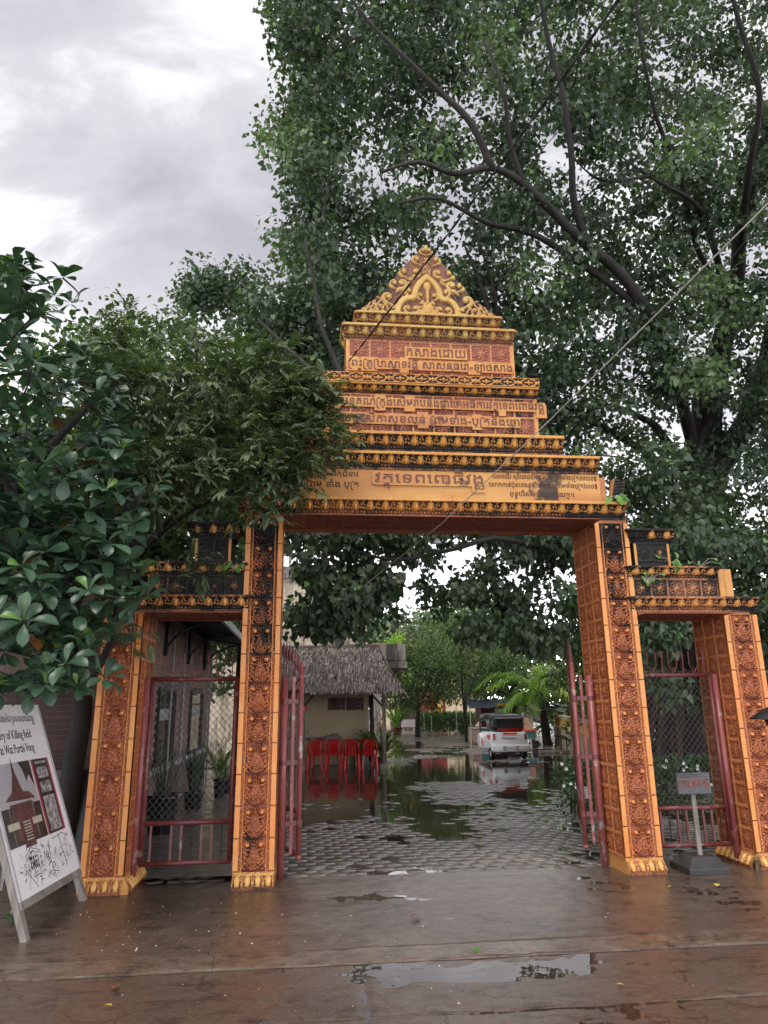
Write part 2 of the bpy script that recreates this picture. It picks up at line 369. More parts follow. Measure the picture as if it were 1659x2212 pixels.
def wet(name, ca, cb, r0, r1, bumps, moss=None, rs=1.2, slab=False):
    N = NT(name); f = N.noise(.55, 6, .62); c = N.ramp(f, (.32, ca), (.68, cb))
    c = N.mix(N.ramp(N.noise(24, 4, .7), (.3, 0.), (.8, .45)), c, tuple(x * 1.9 for x in cb))
    if slab:
        cx_ = N.n('ShaderNodeVectorMath', operation='DOT_PRODUCT'); N.l(N.pos(True), cx_.inputs[0]); cx_.inputs[1].default_value = (-math.sin(PSI), math.cos(PSI), 0)
        dd_ = N.math('ADD', N.math('SUBTRACT', cx_.outputs['Value'], -math.sin(PSI) * GX + math.cos(PSI) * GY), N.math('MULTIPLY', N.math('SUBTRACT', N.noise(1.5, 3), .5), .10))
        st = N.math('SUBTRACT', 1., N.math('MULTIPLY', N.math('ABSOLUTE', N.math('ADD', dd_, 1.875)), 7.4), clamp=True)
        c = N.mix(N.math('MULTIPLY', N.ramp(st, (.0, 0.), (.08, 1.)), N.ramp(N.noise(2.2, 5, .7), (.38, 0.), (.6, .55))), c, (.26, .20, .15))
        c = N.mix(N.ramp(N.noise(2.6, 6, .7, stretch=(1, 2.2, 1)), (.52, 0.), (.66, .7)), c, (.022, .016, .013))
        c = N.mix(N.ramp(N.noise(.9, 6, .7), (.54, 0.), (.70, .6)), c, (.15, .125, .10))
        v = N.n('ShaderNodeTexVoronoi', feature='DISTANCE_TO_EDGE', Scale=.8); nz = N.n('ShaderNodeTexNoise', Scale=2.5, Detail=5.); N.l(N.pos(), nz.inputs['Vector'])
        ad = N.n('ShaderNodeMixRGB', blend_type='ADD'); ad.inputs[0].default_value = .7; N.l(N.pos(), ad.inputs[1]); N.l(nz.outputs['Color'], ad.inputs[2]); N.l(ad.outputs[0], v.inputs['Vector'])
        c = N.mix(N.ramp(v.outputs['Distance'], (.0, .8), (.007, 0.)), c, (.012, .010, .008))
    if moss: c = N.mix(N.ramp(N.noise(.9, 5, .7), (.56, 0.), (.70, .8)), c, moss)
    N.set('Base Color', c).set('Roughness', N.ramp(N.noise(rs, 5, .6, stretch=(1, 2, 1)), (.35, r0), (.65, r1)))
    h = None
    for sc_, am in bumps:
        q = N.math('MULTIPLY', N.noise(sc_, 4, .65), am); h = q if h is None else N.math('ADD', h, q)
    N.bump(h, 1.0, .012); N.p.inputs['Specular IOR Level'].default_value = .9; return N.m
M['slab'] = wet('wet_brown_concrete', (.055, .036, .027), (.115, .080, .060), .09, .26, ((4, .8), (26, .42), (110, .20)), slab=True)
M['paver'] = wet('wet_grey_paver', (.095, .085, .078), (.180, .160, .145), .11, .27, ((10, .5), (50, .35)), (.06, .085, .02))
M['court'] = wet('wet_courtyard_earth', (.12, .10, .085), (.22, .19, .165), .16, .34, ((3, .6), (12, .4)))
M['soil'] = wet('dark_damp_soil', (.030, .022, .018), (.070, .050, .038), .4, .7, ((12, 1.), (50, .6)))
def waterm():
    N = NT('shallow_muddy_water'); N.set('Base Color', (.045, .034, .026)).set('Roughness', .02); N.p.inputs['IOR'].default_value = 1.33
    N.p.inputs['Specular IOR Level'].default_value = .62
    N.bump(N.math('ADD', N.math('MULTIPLY', N.noise(2.2, 2), 1.), N.math('MULTIPLY', N.noise(9, 2), .12)), .5, .006); return N.m
M['water'] = waterm()

# ================================================================== GROUND
gb = MB(); gb.add([(-300, -300, -.06), (300, -300, -.06), (300, 300, -.06), (-300, 300, -.06)], [(0, 1, 2, 3)])
tag(gb.build('ground', M['soil']), kind='structure')
def grid_sheet(name, xs, ys, hfun, mat, frame=None):
    X, Y = np.meshgrid(xs, ys, indexing='ij'); Z = hfun(X, Y)
    if frame is not None:
        c, s = math.cos(PSI), math.sin(PSI); X, Y = GX + X * c - Y * s, GY + X * s + Y * c
    V = np.stack([X, Y, Z], -1).reshape(-1, 3); n, m = len(xs), len(ys)
    I = np.arange(n * m).reshape(n, m); F = np.stack([I[:-1, :-1], I[1:, :-1], I[1:, 1:], I[:-1, 1:]], -1).reshape(-1, 4)
    return link(name, np_mesh(name, V, F, mat, True))
JD = [-1.73, -2.02, -2.82, -4.5, -6.5]           # cracks and joints between the poured strips, in the gate's depth axis
def slab_h(s, d):
    z = .0062 + .021 * vnoise(s, d, .75, 3, 5) + .013 * vnoise(s, d, .10, 5, 4)
    z = z + np.where((d < JD[0]) & (d > JD[1]), .007, 0)                   # the narrow raised strip
    wob = .05 * vnoise(s, d * 0, .7, 8, 4)
    for i, j in enumerate(JD):
        z = z - .016 * np.exp(-((d - j - wob * (1 + (i == 2))) / .010) ** 2)
    z = z - .014 * np.exp(-((s - (1.0 + .1 * vnoise(d, d * 0, .3, 9, 3) * 2)) / .012) ** 2) * (d < JD[1]) * (d > JD[2])
    z = z - .014 * np.exp(-((s - 3.2 + .5 * (d + 1.9) + wob) / .012) ** 2) * (d < JD[0]) * (d > JD[1])
    # the trampled dip in front of the opening, and the broken edge at the lower left
    z = z - .016 * np.exp(-(((s - 1.75) / .55) ** 2 + ((d + 2.25) / .16) ** 2)) - .012 * np.exp(-(((s - 1.1) / .4) ** 2 + ((d + .45) / .2) ** 2))
    z = z - .03 * ((s < -.62 + .1 * vnoise(d, s, .1, 4, 2)) & (d < -2.86 + wob) & (d > -2.96 + wob))
    return z
ss = np.concatenate([np.array([-14., -9, -6, -4, -3]), np.arange(-2.6, 5.6, .035), np.array([5.8, 6.5, 8, 11, 16])])
dd = np.concatenate([np.array([-16., -10, -6, -4.4]), np.arange(-3.6, -1.2, .011), np.arange(-1.2, .34, .02)])
o = grid_sheet('forecourt', ss, dd, slab_h, M['slab'], True); tag(o, kind='structure')
# courtyard: hexagonal pavers, water standing between them
def court_h(x, y):
    far = np.clip((y - 11) / 6, 0, 1)
    z = .0045 + .040 * vnoise(x, y * .62, 1.0, 11, 4) - .0070 * far
    z = z - .02 * np.exp(-(((x - 2.6) / 2.2) ** 2 + ((y - 18.2) / 1.9) ** 2)) - .016 * np.exp(-(((x + 1.) / 1.6) ** 2 + ((y - 16.5) / 2.) ** 2))
    z = z - .012 * np.exp(-(((x - .9) / .5) ** 2 + ((y - 9.8) / 1.2) ** 2))
    return z
yard = empty('courtyard', (0, 0, 0)); tag(yard, kind='structure')
HP = .190; HQ = HP * math.sqrt(3) / 2
def hexpts(r): return [(r * math.cos(R(60 * k + 30)), r * math.sin(R(60 * k + 30))) for k in range(6)]
def hex_arrays():
    a = hexpts(HP / 2 * 1.1547 * .955); b = hexpts(HP / 2 * 1.1547 * .985)
    V = [(x, y, 0) for x, y in a] + [(x, y, -.006) for x, y in b] + [(x, y, -.045) for x, y in b]
    F = [(0, 1, 2, 3), (0, 3, 4, 5)] + [(i + 6, (i + 1) % 6 + 6, (i + 1) % 6, i) for i in range(6)] + [(i + 12, (i + 1) % 6 + 12, (i + 1) % 6 + 6, i + 6) for i in range(6)]
    return np.array(V), np.array(F)
HV, HF = hex_arrays()
cen = []
row = 0; d = .42
while d < 20.2:
    for k in range(-26, 52):
        s = k * HP + (row % 2) * HP / 2
        p = G(s, d); y = p.y
        if abs(p.x - .12 * (y - 7)) < 3.2 + .42 * (y - 7): cen.append((p.x, p.y))
    d += HQ; row += 1
cen = np.array(cen) + rng.normal(0, .0028, (len(cen), 2)); hz = court_h(cen[:, 0], cen[:, 1]) + rng.normal(0, .0028, len(cen))
tilt = rng.normal(0, .013, (len(cen), 2))
vis = (cen[:, 1] < 10.6) & (cen[:, 0] > -1.35 - .12 * (cen[:, 1] - 7)) & (cen[:, 0] < 2.35 + .18 * (cen[:, 1] - 7))
idx = np.argsort(np.where(vis, cen[:, 1], 1e3))[:300]; isp = np.zeros(len(cen), bool); isp[idx] = True
pm = np_mesh('paver', HV, HF, M['paver'])
for i in idx:
    link('paver', pm, yard, (cen[i, 0], cen[i, 1], hz[i]), (tilt[i, 0], tilt[i, 1], PSI + (i % 6) * math.pi / 3 + random.gauss(0, .02)))
rest = np.where(~isp)[0]; c, s = math.cos(PSI), math.sin(PSI)
Rm = np.array([[c, -s, 0], [s, c, 0], [0, 0, 1]]); hv = HV @ Rm.T
V = hv[None] + np.stack([cen[rest, 0], cen[rest, 1], hz[rest]], -1)[:, None]
V[:, :, 2] += hv[None, :, 0] * tilt[rest, 0][:, None] + hv[None, :, 1] * tilt[rest, 1][:, None]
F = HF[None] + (np.arange(len(rest)) * len(HV))[:, None, None]
o = link('pavers', np_mesh('pavers', V.reshape(-1, 3), F.reshape(-1, 4), M['paver']), yard); tag(o, kind='stuff')
o = grid_sheet('side_path', np.linspace(-1.45, -.02, 40), np.linspace(.36, 9.5, 200), lambda a, b_: .042 + .008 * vnoise(a, b_, .8, 6, 3), M['court'], True); tag(o, kind='structure')
xs = np.arange(-16, 20, .22); ys = np.concatenate([np.arange(26.2, 48, .22), np.arange(48, 80, 1.2)])
o = grid_sheet('far_courtyard', xs, ys, lambda x, y: .004 + .028 * vnoise(x, y * .5, 2.2, 21, 4) + .01 * np.clip((y - 34) / 8, 0, 1), M['court']); tag(o, kind='structure')
wb = MB(); wb.add([G(-15, -18, 0), G(18, -18, 0), (20, 7.9, 0), (20, 60, 0), (-20, 60, 0), (-20, 6.2, 0)], [(0, 1, 2, 3, 4, 5)])
tag(wb.build('puddle_water', M['water']), kind='structure')

# ================================================================== RELIEF CARVING (height fields modelled from strokes)
class Relief:
    def __init__(s, w, h, nx, nz, xl=None, xr=None):
        u = np.linspace(0, 1, nx + 1); v = np.linspace(0, 1, nz + 1)
        U, Vv = np.meshgrid(u, v, indexing='ij'); s.Z = Vv * h
        s.X = U * w if xl is None else xl(s.Z) + (xr(s.Z) - xl(s.Z)) * U
        s.H = np.zeros_like(s.X); s.g = np.full_like(s.X, .08); s.nx, s.nz = nx, nz; s.w, s.h = w, h
    def put(s, h, g):
        k = h > s.H; s.H = np.where(k, h, s.H); s.g = np.where(k & (h > .0005), g, s.g)
    def dome(s, cx, cz, r, h, g=.5, rz=None, base=0):
        q = ((s.X - cx) / r) ** 2 + ((s.Z - cz) / (rz or r)) ** 2; k = q < 1
        s.put(np.where(k, base + h * np.sqrt(np.clip(1 - q, 0, 1)), 0), g)
    def stroke(s, pts, r0, r1, h, g=.5, flat=False, base=0):
        n = len(pts) - 1; best = np.zeros_like(s.X)
        for i in range(n):
            (ax, az), (bx, bz) = pts[i], pts[i + 1]; r = r0 + (r1 - r0) * (i + .5) / n
            m = (s.X > min(ax, bx) - r) & (s.X < max(ax, bx) + r) & (s.Z > min(az, bz) - r) & (s.Z < max(az, bz) + r)
            if not m.any(): continue
            dx, dz = bx - ax, bz - az; L = dx * dx + dz * dz + 1e-12
            t = np.clip(((s.X - ax) * dx + (s.Z - az) * dz) / L, 0, 1)
            q = ((s.X - ax - t * dx) ** 2 + (s.Z - az - t * dz) ** 2) / r ** 2
            hh = np.where(q < 1, base + h * (np.clip(1.6 * (1 - q), 0, 1) if flat else np.sqrt(np.clip(1 - q, 0, 1))), 0)
            best = np.maximum(best, np.where(m, hh, 0))
        s.put(best, g)
    def rect(s, x0, x1, z0, z1, h, g): s.put(np.where((s.X >= x0) & (s.X <= x1) & (s.Z >= z0) & (s.Z <= z1), h, 0), g)
    def groove(s, m, dh): s.H = np.where(m, s.H - dh, s.H); s.g = np.where(m, s.g * .3, s.g)
    def mesh(s, name, mat, base=None):
        b = base(s.X, s.Z) if base else 0
        V = np.stack([s.X, -(s.H + b), s.Z], -1).reshape(-1, 3); I = np.arange(V.shape[0]).reshape(s.nx + 1, s.nz + 1)
        F = np.stack([I[:-1, :-1], I[1:, :-1], I[1:, 1:], I[:-1, 1:]], -1).reshape(-1, 4)
        return np_mesh(name, V, F, mat, True, {'gilt': s.g})
def spiral(cx, cz, r0, r1, a0, a1, n=16):
    return [(cx + (r0 + (r1 - r0) * i / n) * math.cos(a0 + (a1 - a0) * i / n), cz + (r0 + (r1 - r0) * i / n) * math.sin(a0 + (a1 - a0) * i / n)) for i in range(n + 1)]
# --- the guardian-mask panel that climbs the pillars: 0.364 wide
CW, CPH = .364, (3.39 - .14) / 12
def column_panel():
    r = Relief(CW, CPH, 72, 54); c = CW / 2
    r.rect(0, .046, 0, 1, .012, 1.); r.rect(CW - .046, CW, 0, 1, .012, 1.)
    r.rect(.070, .078, 0, 1, .012, .85); r.rect(CW - .078, CW - .070, 0, 1, .012, .85)
    for k in range(15):
        z = (k + .5) * CPH / 15
        r.dome(.059, z, .008, .010, .65); r.dome(CW - .059, z, .008, .010, .65)
    for m in (-1, 1):
        X = lambda a: c + m * a
        # cone of beads widening downwards to the mask
        r.stroke([(X(.0), .17), (X(.034), .085)], .022, .040, .016, .30)
        # volute with its bright boss
        sp1 = spiral(X(.060), .215, .036, .018, -math.pi / 2 if m > 0 else -math.pi / 2, (-math.pi / 2 + m * 1.65 * math.pi), 20)
        r.stroke(sp1, .010, .007, .020, .45); r.dome(X(.062), .218, .0185, .034, 1.)
        r.stroke([(X(.0), .165), (X(.022), .172), (X(.045), .180), (X(.060), .179)], .008, .010, .019, .45)
        # flames on both sides
        for z, a in ((.02, .088), (.06, .084), (.10, .074), (.14, .070)):
            r.stroke([(X(a - .012), z), (X(a + .006), z + .012), (X(a + .010), z + .030), (X(a), z + .036)], .009, .005, .013, .50)
            r.dome(X(a - .006), z + .028, .006, .011, .45)
        r.stroke([(X(.09), .15), (X(.094), .19), (X(.085), .255)], .007, .004, .012, .4)
        # mask
        r.dome(X(.021), .060, .0125, .034, .60); r.dome(X(.030), .040, .018, .026, .45, .014)
        r.stroke([(X(.004), .074), (X(.024), .082), (X(.044), .070), (X(.052), .056)], .007, .005, .032, .5)
        r.stroke([(X(0), .026), (X(.022), .030), (X(.042), .044), (X(.058), .046), (X(.062), .056)], .006, .005, .030, .45)
        for k in range(6): r.dome(X(.006 + k * .0105), .012 + .0011 * k * k, .0052, .024, .4, .009)
        r.dome(X(.070), .070, .010, .020, .6); r.dome(X(.058), .088, .008, .020, .55)
    r.dome(c, .050, .052, .020, .22, .040); r.dome(c, .050, .010, .036, .62)
    r.stroke([(c, .085), (c, .105), (c, .12)], .010, .006, .028, .5)
    g2 = np.random.default_rng(3)
    for z, n, wd in ((.10, 5, .040), (.115, 4, .034), (.130, 5, .028), (.145, 3, .020), (.16, 2, .012), (.185, 3, .018), (.20, 4, .024), (.218, 3, .016), (.236, 5, .05), (.253, 7, .07)):
        for k in range(n):
            x = c + (k - (n - 1) / 2) / max(1, (n - 1) / 2) * wd
            r.dome(x, z + g2.normal(0, .001), .0072, .012, .50, base=.013)
    r.groove(((r.X < .046) | (r.X > CW - .046)) & (r.Z < .006), .006)
    return r.mesh('carved_panel', M['col'])
def square_tile(n=8, w=.2, h=.2, mat='reveal', grid=40, frame=.014, name='flower_tile'):
    r = Relief(w, h, grid, grid); c, e = w / 2, h / 2; fg = .42 if mat == 'wing' else .8
    r.rect(0, frame, 0, 1, .010, fg); r.rect(w - frame, 1, 0, 1, .010, fg); r.rect(0, 1, 0, frame, .010, fg); r.rect(0, 1, h - frame, 1, .010, fg)
    for k in range(n):
        a = 2 * math.pi * (k + .5) / n; L = w * (.46 if k % 2 == 0 else .40)
        ca, sa = math.cos(a), math.sin(a)
        r.stroke([(c + ca * .022, e + sa * .022), (c + ca * L * .6, e + sa * L * .6), (c + ca * L, e + sa * L)], w * .055, w * .012, .011, .35)
        for q in (.5, .78):
            for m in (-1, 1):
                b = a + m * (.30 - .1 * q)
                r.stroke([(c + ca * L * q * .7, e + sa * L * q * .7), (c + math.cos(b) * L * q, e + math.sin(b) * L * q)], w * .022, w * .012, .013, .45)
        r.dome(c + math.cos(a + .39) * w * .36, e + math.sin(a + .39) * w * .36, w * .045, .010, .4)
    r.dome(c, e, w * .10, .018, .55); 
    for k in range(6): r.dome(c + math.cos(k) * w * .12, e + math.sin(k) * w * .12, w * .045, .016, .5)
    return r.mesh(name, M[mat])
LW, LH = .153, .180
def lotus_tile(mat):
    r = Relief(LW, LH, 34, 40); c = LW / 2
    prof = lambda X, Z: np.interp(Z, [0, .028, .030, .055, .058, .075, .135, .150, .152, .180], [.006, .006, .012, .012, .010, .020, .044, .052, .086, .088])
    for k in range(4): r.dome((k + .5) * LW / 4, .0415, .0145, .016, .35)
    r.rect(0, 1, .152, .181, .002, .5 if mat == 'wing' else .9); r.rect(0, 1, 0, .026, .002, .4)
    r.dome(c, .094, .027, .034, .97, .036); r.stroke([(c, .066), (c, .118)], .013, .008, .038, 1.)
    for m in (-1, 1):
        r.stroke([(c + m * .030, .066), (c + m * .036, .09), (c + m * .028, .112)], .008, .006, .024, .85)
        r.dome(c + m * .018, .130, .014, .026, .9, .012)
        r.stroke(spiral(c + m * .058, .085, .012, .004, 0, m * 5, 10), .006, .004, .018, .8)
        r.stroke(spiral(c + m * .060, .115, .010, .003, 2, 2 - m * 5, 10), .005, .004, .018, .8)
        r.dome(c + m * LW / 2, .138, .010, .022, .6, .016); r.dome(c + m * LW / 2, .075, .012, .018, .4, .014)
    r.dome(c, .142, .013, .028, .85, .013)
    return r.mesh('lotus_tile', M[mat], prof)
def petal_tile(mat):      # the flared lotus foot of a pillar, .091 wide
    w = .091; r = Relief(w, .14, 24, 34); c = w / 2
    prof = lambda X, Z: np.interp(Z, [0, .022, .024, .045, .085, .115, .118, .14], [.064, .064, .052, .060, .040, .016, .012, .012])
    r.rect(0, 1, .118, .15, .002, .7); r.rect(0, 1, 0, .02, .001, .12)
    r.dome(c, .078, .026, .026, .95, .036); r.stroke([(c, .11), (c, .05)], .010, .007, .030, 1.); r.dome(c, .040, .024, .028, .7, .016)
    for m in (-1, 1):
        r.stroke([(c + m * .036, .11), (c + m * .040, .07), (c + m * .044, .03)], .007, .010, .020, .6)
        r.stroke(spiral(c + m * .036, .085, .008, .003, 0, 5, 8), .004, .003, .018, .5)
    return r.mesh('lotus_petal_tile', M[mat], prof)
def diamond_tile():
    w, h = .24, .10; r = Relief(w, h, 40, 22)
    r.rect(0, 1, 0, .008, .012, .9); r.rect(0, 1, h - .008, 1, .012, .9)
    for a, b in (((0, .05), (.12, .1)), ((.12, .1), (.24, .05)), ((0, .05), (.12, 0)), ((.12, 0), (.24, .05))): r.stroke([a, b], .006, .006, .012, .8)
    for cx in (0, .12, .24):
        for k in range(4):
            a = k * math.pi / 2; L = .026 if k % 2 else .045
            r.stroke([(cx + .008 * math.cos(a), .05 + .008 * math.sin(a)), (cx + L * math.cos(a), .05 + L * .8 * math.sin(a))], .013, .006, .014, .8)
        r.dome(cx, .05, .011, .020, .9)
    for cx in (.06, .18):
        r.dome(cx, .085, .016, .012, .6); r.dome(cx, .015, .016, .012, .6)
    return r.mesh('diamond_tile', M['cor'])
# --- the pediment: outline and strokes measured off its front
def pediment():
    W, H = 1.60, .885
    px = lambda x: (x - 88) / 1462 * W; pz = lambda y: (752 - y) / 706 * H
    zz = [0, .03, pz(560), pz(290), pz(150), H]; xl_ = [0, .015, px(320), px(555), px(690), px(795)]
    xr_ = [W, W - .015, px(1280), px(1035), px(905), px(808)]
    r = Relief(W, H, 190, 120, lambda Z: np.interp(Z, zz, xl_), lambda Z: np.interp(Z, zz, xr_)); cx = px(806)
    r.g[:] = .12
    P = lambda *q: [(px(a), pz(b)) for a, b in q]
    arch = P((500, 752), (500, 690), (535, 625), (590, 590), (650, 585), (668, 555), (690, 495), (735, 430), (806, 372))
    for m in (0, 1):
        mir = (lambda pts: [(2 * cx - a, b) for a, b in pts]) if m else (lambda pts: pts)
        r.stroke(mir([(a, b) for a, b in smooth2(arch)]), .036, .036, .028, .9, True)
        for ax, az_, rr, tw in ((460, 450, 46, 1), (400, 590, 58, 1), (560, 330, 50, 1), (545, 450, 60, -1), (700, 200, 44, 1), (690, 330, 48, -1), (610, 520, 40, 1), (450, 690, 44, -1), (765, 110, 34, 1),
                                (730, 560, 38, 1), (745, 640, 36, -1), (600, 690, 40, 1), (680, 690, 44, -1), (300, 560, 36, 1), (630, 410, 34, -1), (790, 200, 26, -1)):
            q = rr / 1462 * W * 1.05
            sp_ = spiral(px(ax), pz(az_), q, q * .18, R(250), R(250) + (-tw) * 5.6, 18)
            r.stroke(mir(sp_), q * .42, q * .25, .022, .85); r.dome(mir([(px(ax), pz(az_))])[0][0], pz(az_), q * .34, .030, .95)
            r.stroke(mir([sp_[0], (px(ax) + tw * q * .9, pz(az_) - q * 1.5)]), q * .40, q * .1, .020, .75)
        for a, b in (((165, 735), (215, 650)), ((205, 735), (265, 625)), ((245, 640), (310, 745)), ((235, 735), (330, 610)), ((330, 735), (370, 640)), ((340, 600), (420, 740))):
            r.stroke(mir(P(a, b)), .012, .012, .020, .8, True)
        for ax, az_ in ((150, 715), (200, 690), (262, 660), (282, 715), (320, 675), (350, 735), (225, 725)): r.dome(mir(P((ax, az_)))[0][0], pz(az_), .026, .020, .8)
        r.stroke(mir(P((735, 752), (738, 715), (765, 690), (775, 660), (806, 618))), .016, .014, .034, .95)
        r.stroke(mir(P((800, 250), (770, 300), (775, 345))), .016, .02, .02, .5)
        r.stroke(mir(P((455, 752), (520, 560), (600, 480), (660, 400))), .010, .010, .014, .3)
    r.dome(cx, pz(690), .062, .034, .95, .075); r.dome(cx - .062, pz(725), .045, .030, .85); r.dome(cx + .062, pz(725), .045, .030, .85)
    r.dome(cx, pz(465), .045, .030, .9, .055); r.stroke(P((806, 600), (806, 500)), .012, .026, .034, 1.)
    r.stroke([(cx, pz(230)), (cx, pz(330))], .014, .03, .022, .5); r.dome(cx, pz(85), .026, .03, .9, .045)
    return r, zz, xl_, xr_
def smooth2(pts): return [(v.x, v.y) for v in smooth_path([(a, b, 0) for a, b in pts], 4)]

# ================================================================== THE GATE
gate = empty('temple_gate', (GX, GY, 0), PSI, 'orange and gold carved temple gate with stepped crown and triangular pediment', 'gate')
pan = column_panel(); ptile = petal_tile('plinth')
rv_main = square_tile(w=.2, h=.2031, grid=30)
def column(s0, z1, npan, inner, name='pillar', foot=True):
    s1 = s0 + CW; b = MB(); b.box(s0 + .004, s1 - .004, .0, .6, .02, z1)
    col = b.build(name, M['core'], gate)
    zs = (z1 - .14) / npan / CPH
    for k in range(npan):
        link('carved_panel', pan, col, (s0, -.001, .14 + k * CPH * zs), None, (1, 1.45, zs))
    for k in range(4): link('lotus_petal_tile', ptile, col, (s0 + k * .091, -.004, 0))
    q = MB(); e0, e1 = .058, .010; xa, xb = (s0 - (e0 if -1 in inner and foot else 0), s1 + (e0 if 1 in inner else 0)); ya, yb = (s0 - (e1 if -1 in inner and foot else 0), s1 + (e1 if 1 in inner else 0))
    q.add([(xa, -e0, .0), (xb, -e0, .0), (xb, .60, .0), (xa, .60, .0), (xa, -e0, .05), (xb, -e0, .05), (xb, .60, .05), (xa, .60, .05), (ya, -e1, .138), (yb, -e1, .138), (yb, .60, .138), (ya, .60, .138)], [(0, 1, 5, 4), (1, 2, 6, 5), (2, 3, 7, 6), (3, 0, 4, 7), (4, 5, 9, 8), (5, 6, 10, 9), (6, 7, 11, 10), (7, 4, 8, 11), (8, 9, 10, 11), (3, 2, 1, 0)]); q.build('plinth_block', M['gold'], col)
    for side in inner:                     # carved squares on the face that looks into an opening
        n = round((z1 - .14) / .2031); zz = (z1 - .14) / n / .2031
        for i in range(3):
            for k in range(n):
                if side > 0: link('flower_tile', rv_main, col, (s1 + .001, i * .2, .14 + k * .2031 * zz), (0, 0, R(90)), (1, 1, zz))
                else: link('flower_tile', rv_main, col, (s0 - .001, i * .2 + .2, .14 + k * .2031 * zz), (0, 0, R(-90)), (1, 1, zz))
        for k in range(7 if foot else 0):
            if side > 0: link('lotus_petal_tile', ptile, col, (s1 + .002, k * .0865 - .0, 0), (0, 0, R(90)), (.95, 1, 1))
            else: link('lotus_petal_tile', ptile, col, (s0 - .002, k * .0865 + .085, 0), (0, 0, R(-90)), (.95, 1, 1))
    return col
column(-1.30, 2.42, 8, (1,)); column(0, 3.39, 12, ()); column(3.63, 3.39, 12, (-1,), foot=False); column(4.94, 2.42, 8, (-1,))
LT = {k: lotus_tile(k) for k in ('cor', 'tier', 'wing')}
def cornice(s0, s1, z0, z1, depth, mk, parent=gate, d0=0.0, name='cornice'):
    """beads, lotus row and lip on the front and both ends, around a core"""
    b = MB(); pr = [(0, .003), (.16, .008), (.32, .006), (.42, .012), (.75, .036), (.845, .044), (.85, .082), (1, .084)]
    for (ta, ea), (tb, eb) in zip(pr[:-1], pr[1:]):
        za, zb = z0 + (z1 - z0) * ta, z0 + (z1 - z0) * tb
        if zb - za < .004: continue
        q = []
        for z, e_ in ((za, ea), (zb, eb)): q += [(s0 - e_, d0 - e_ + .008, z), (s1 + e_, d0 - e_ + .008, z), (s1 + e_, d0 + depth, z), (s0 - e_, d0 + depth, z)]
        b.add(q, [(0, 3, 2, 1), (4, 5, 6, 7), (0, 1, 5, 4), (1, 2, 6, 5), (2, 3, 7, 6), (3, 0, 4, 7)])
    core = b.build(name, M['gold'] if mk == 'tier' else M[mk], parent)
    n = max(1, round((s1 - s0 + .10) / LW)); sx = (s1 - s0 + .12) / n / LW
    for k in range(n): link('lotus_tile', LT[mk], core, (s0 - .06 + k * LW * sx, d0, z0), None, (sx, 1, (z1 - z0) / LH))
    m = max(1, int(depth / LW))
    for k in range(m):
        link('lotus_tile', LT[mk], core, (s1, d0 + k * depth / m - .03, z0), (0, 0, R(90)), (depth / m / LW, 1, (z1 - z0) / LH))
        link('lotus_tile', LT[mk], core, (s0, d0 + (k + 1) * depth / m - .03, z0), (0, 0, R(-90)), (depth / m / LW, 1, (z1 - z0) / LH))
    return core
# lintel beam with its panelled underside
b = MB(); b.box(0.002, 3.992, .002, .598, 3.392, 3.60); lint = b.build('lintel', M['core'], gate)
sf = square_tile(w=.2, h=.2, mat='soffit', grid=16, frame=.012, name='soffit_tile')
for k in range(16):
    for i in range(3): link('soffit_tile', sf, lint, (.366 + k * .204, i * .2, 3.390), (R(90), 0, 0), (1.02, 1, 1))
cornice(-.02, 3.92, 3.425, 3.605, .60, 'cor')
b = MB(); b.box(.14, 3.74, .004, .55, 3.605, 3.935); frz = b.build('inscription_frieze', M['frieze'], gate)
b = MB(); b.box(3.742, 3.80, .004, .5, 3.606, 3.90); b.build('frieze_end_block', M['core'], gate)
cornice(.20, 3.67, 3.935, 4.112, .52, 'cor')
cornice(.62, 3.29, 4.134, 4.337, .46, 'cor')
b = MB(); b.box(.50, 3.40, .02, .50, 4.112, 4.134); b.build('step', M['gold'], gate)
def panel_wall(s0, s1, z0, z1, rows, mk, d=0.0, depth=.40, strip=.035):
    b = MB(); b.box(s0, s1, d, d + depth, z0, z1); wl = b.build('panel_wall', M[mk], gate)
    n = max(1, round((s1 - s0 - 2 * strip) / ((z1 - z0) / rows))); cw = (s1 - s0 - 2 * strip) / n; chh = (z1 - z0) / rows
    t = square_tile(8, cw, chh, mk, 34, .012, 'rosette_tile')
    for i in range(n):
        for k in range(rows): link('rosette_tile', t, wl, (s0 + strip + i * cw, d - .001, z0 + k * chh))
    for x in (s0, s1 - strip):
        q = MB(); q.box(x, x + strip, d - .016, d - .002, z0, z1); q.build('edge_strip', M['gold'], wl)
    return wl
p2 = panel_wall(.785, 3.10, 4.337, 4.79, 2, 'pinkp')
cornice(.80, 3.05, 4.785, 4.892, .42, 'cor')
b = MB(); b.box(.745, 3.115, -.088, .42, 4.892, 5.0); dband = b.build('diamond_band', M['gold'], gate)
dt = diamond_tile()
for k in range(10): link('diamond_tile', dt, dband, (.745 + k * .237, -.089, 4.895), None, (.9875, 1, 1.03))
p3 = panel_wall(.995, 2.876, 5.0, 5.43, 2, 'pinkp')
cornice(1.03, 2.82, 5.43, 5.60, .40, 'tier')
cornice(1.17, 2.67, 5.602, 5.755, .36, 'tier')
pr, zz_, xl_, xr_ = pediment(); pW = 1.60
ped = link('pediment', pr.mesh('pediment', M['tier']), gate, (1.122, -.02, 5.755), None, (1.008, 1, 1.045))
b = MB(); poly = list(zip(xl_, zz_)) + list(zip(xr_, zz_))[::-1]; b.prism(poly, 0.001, .16); b.build('pediment_slab', M['gold'], ped)
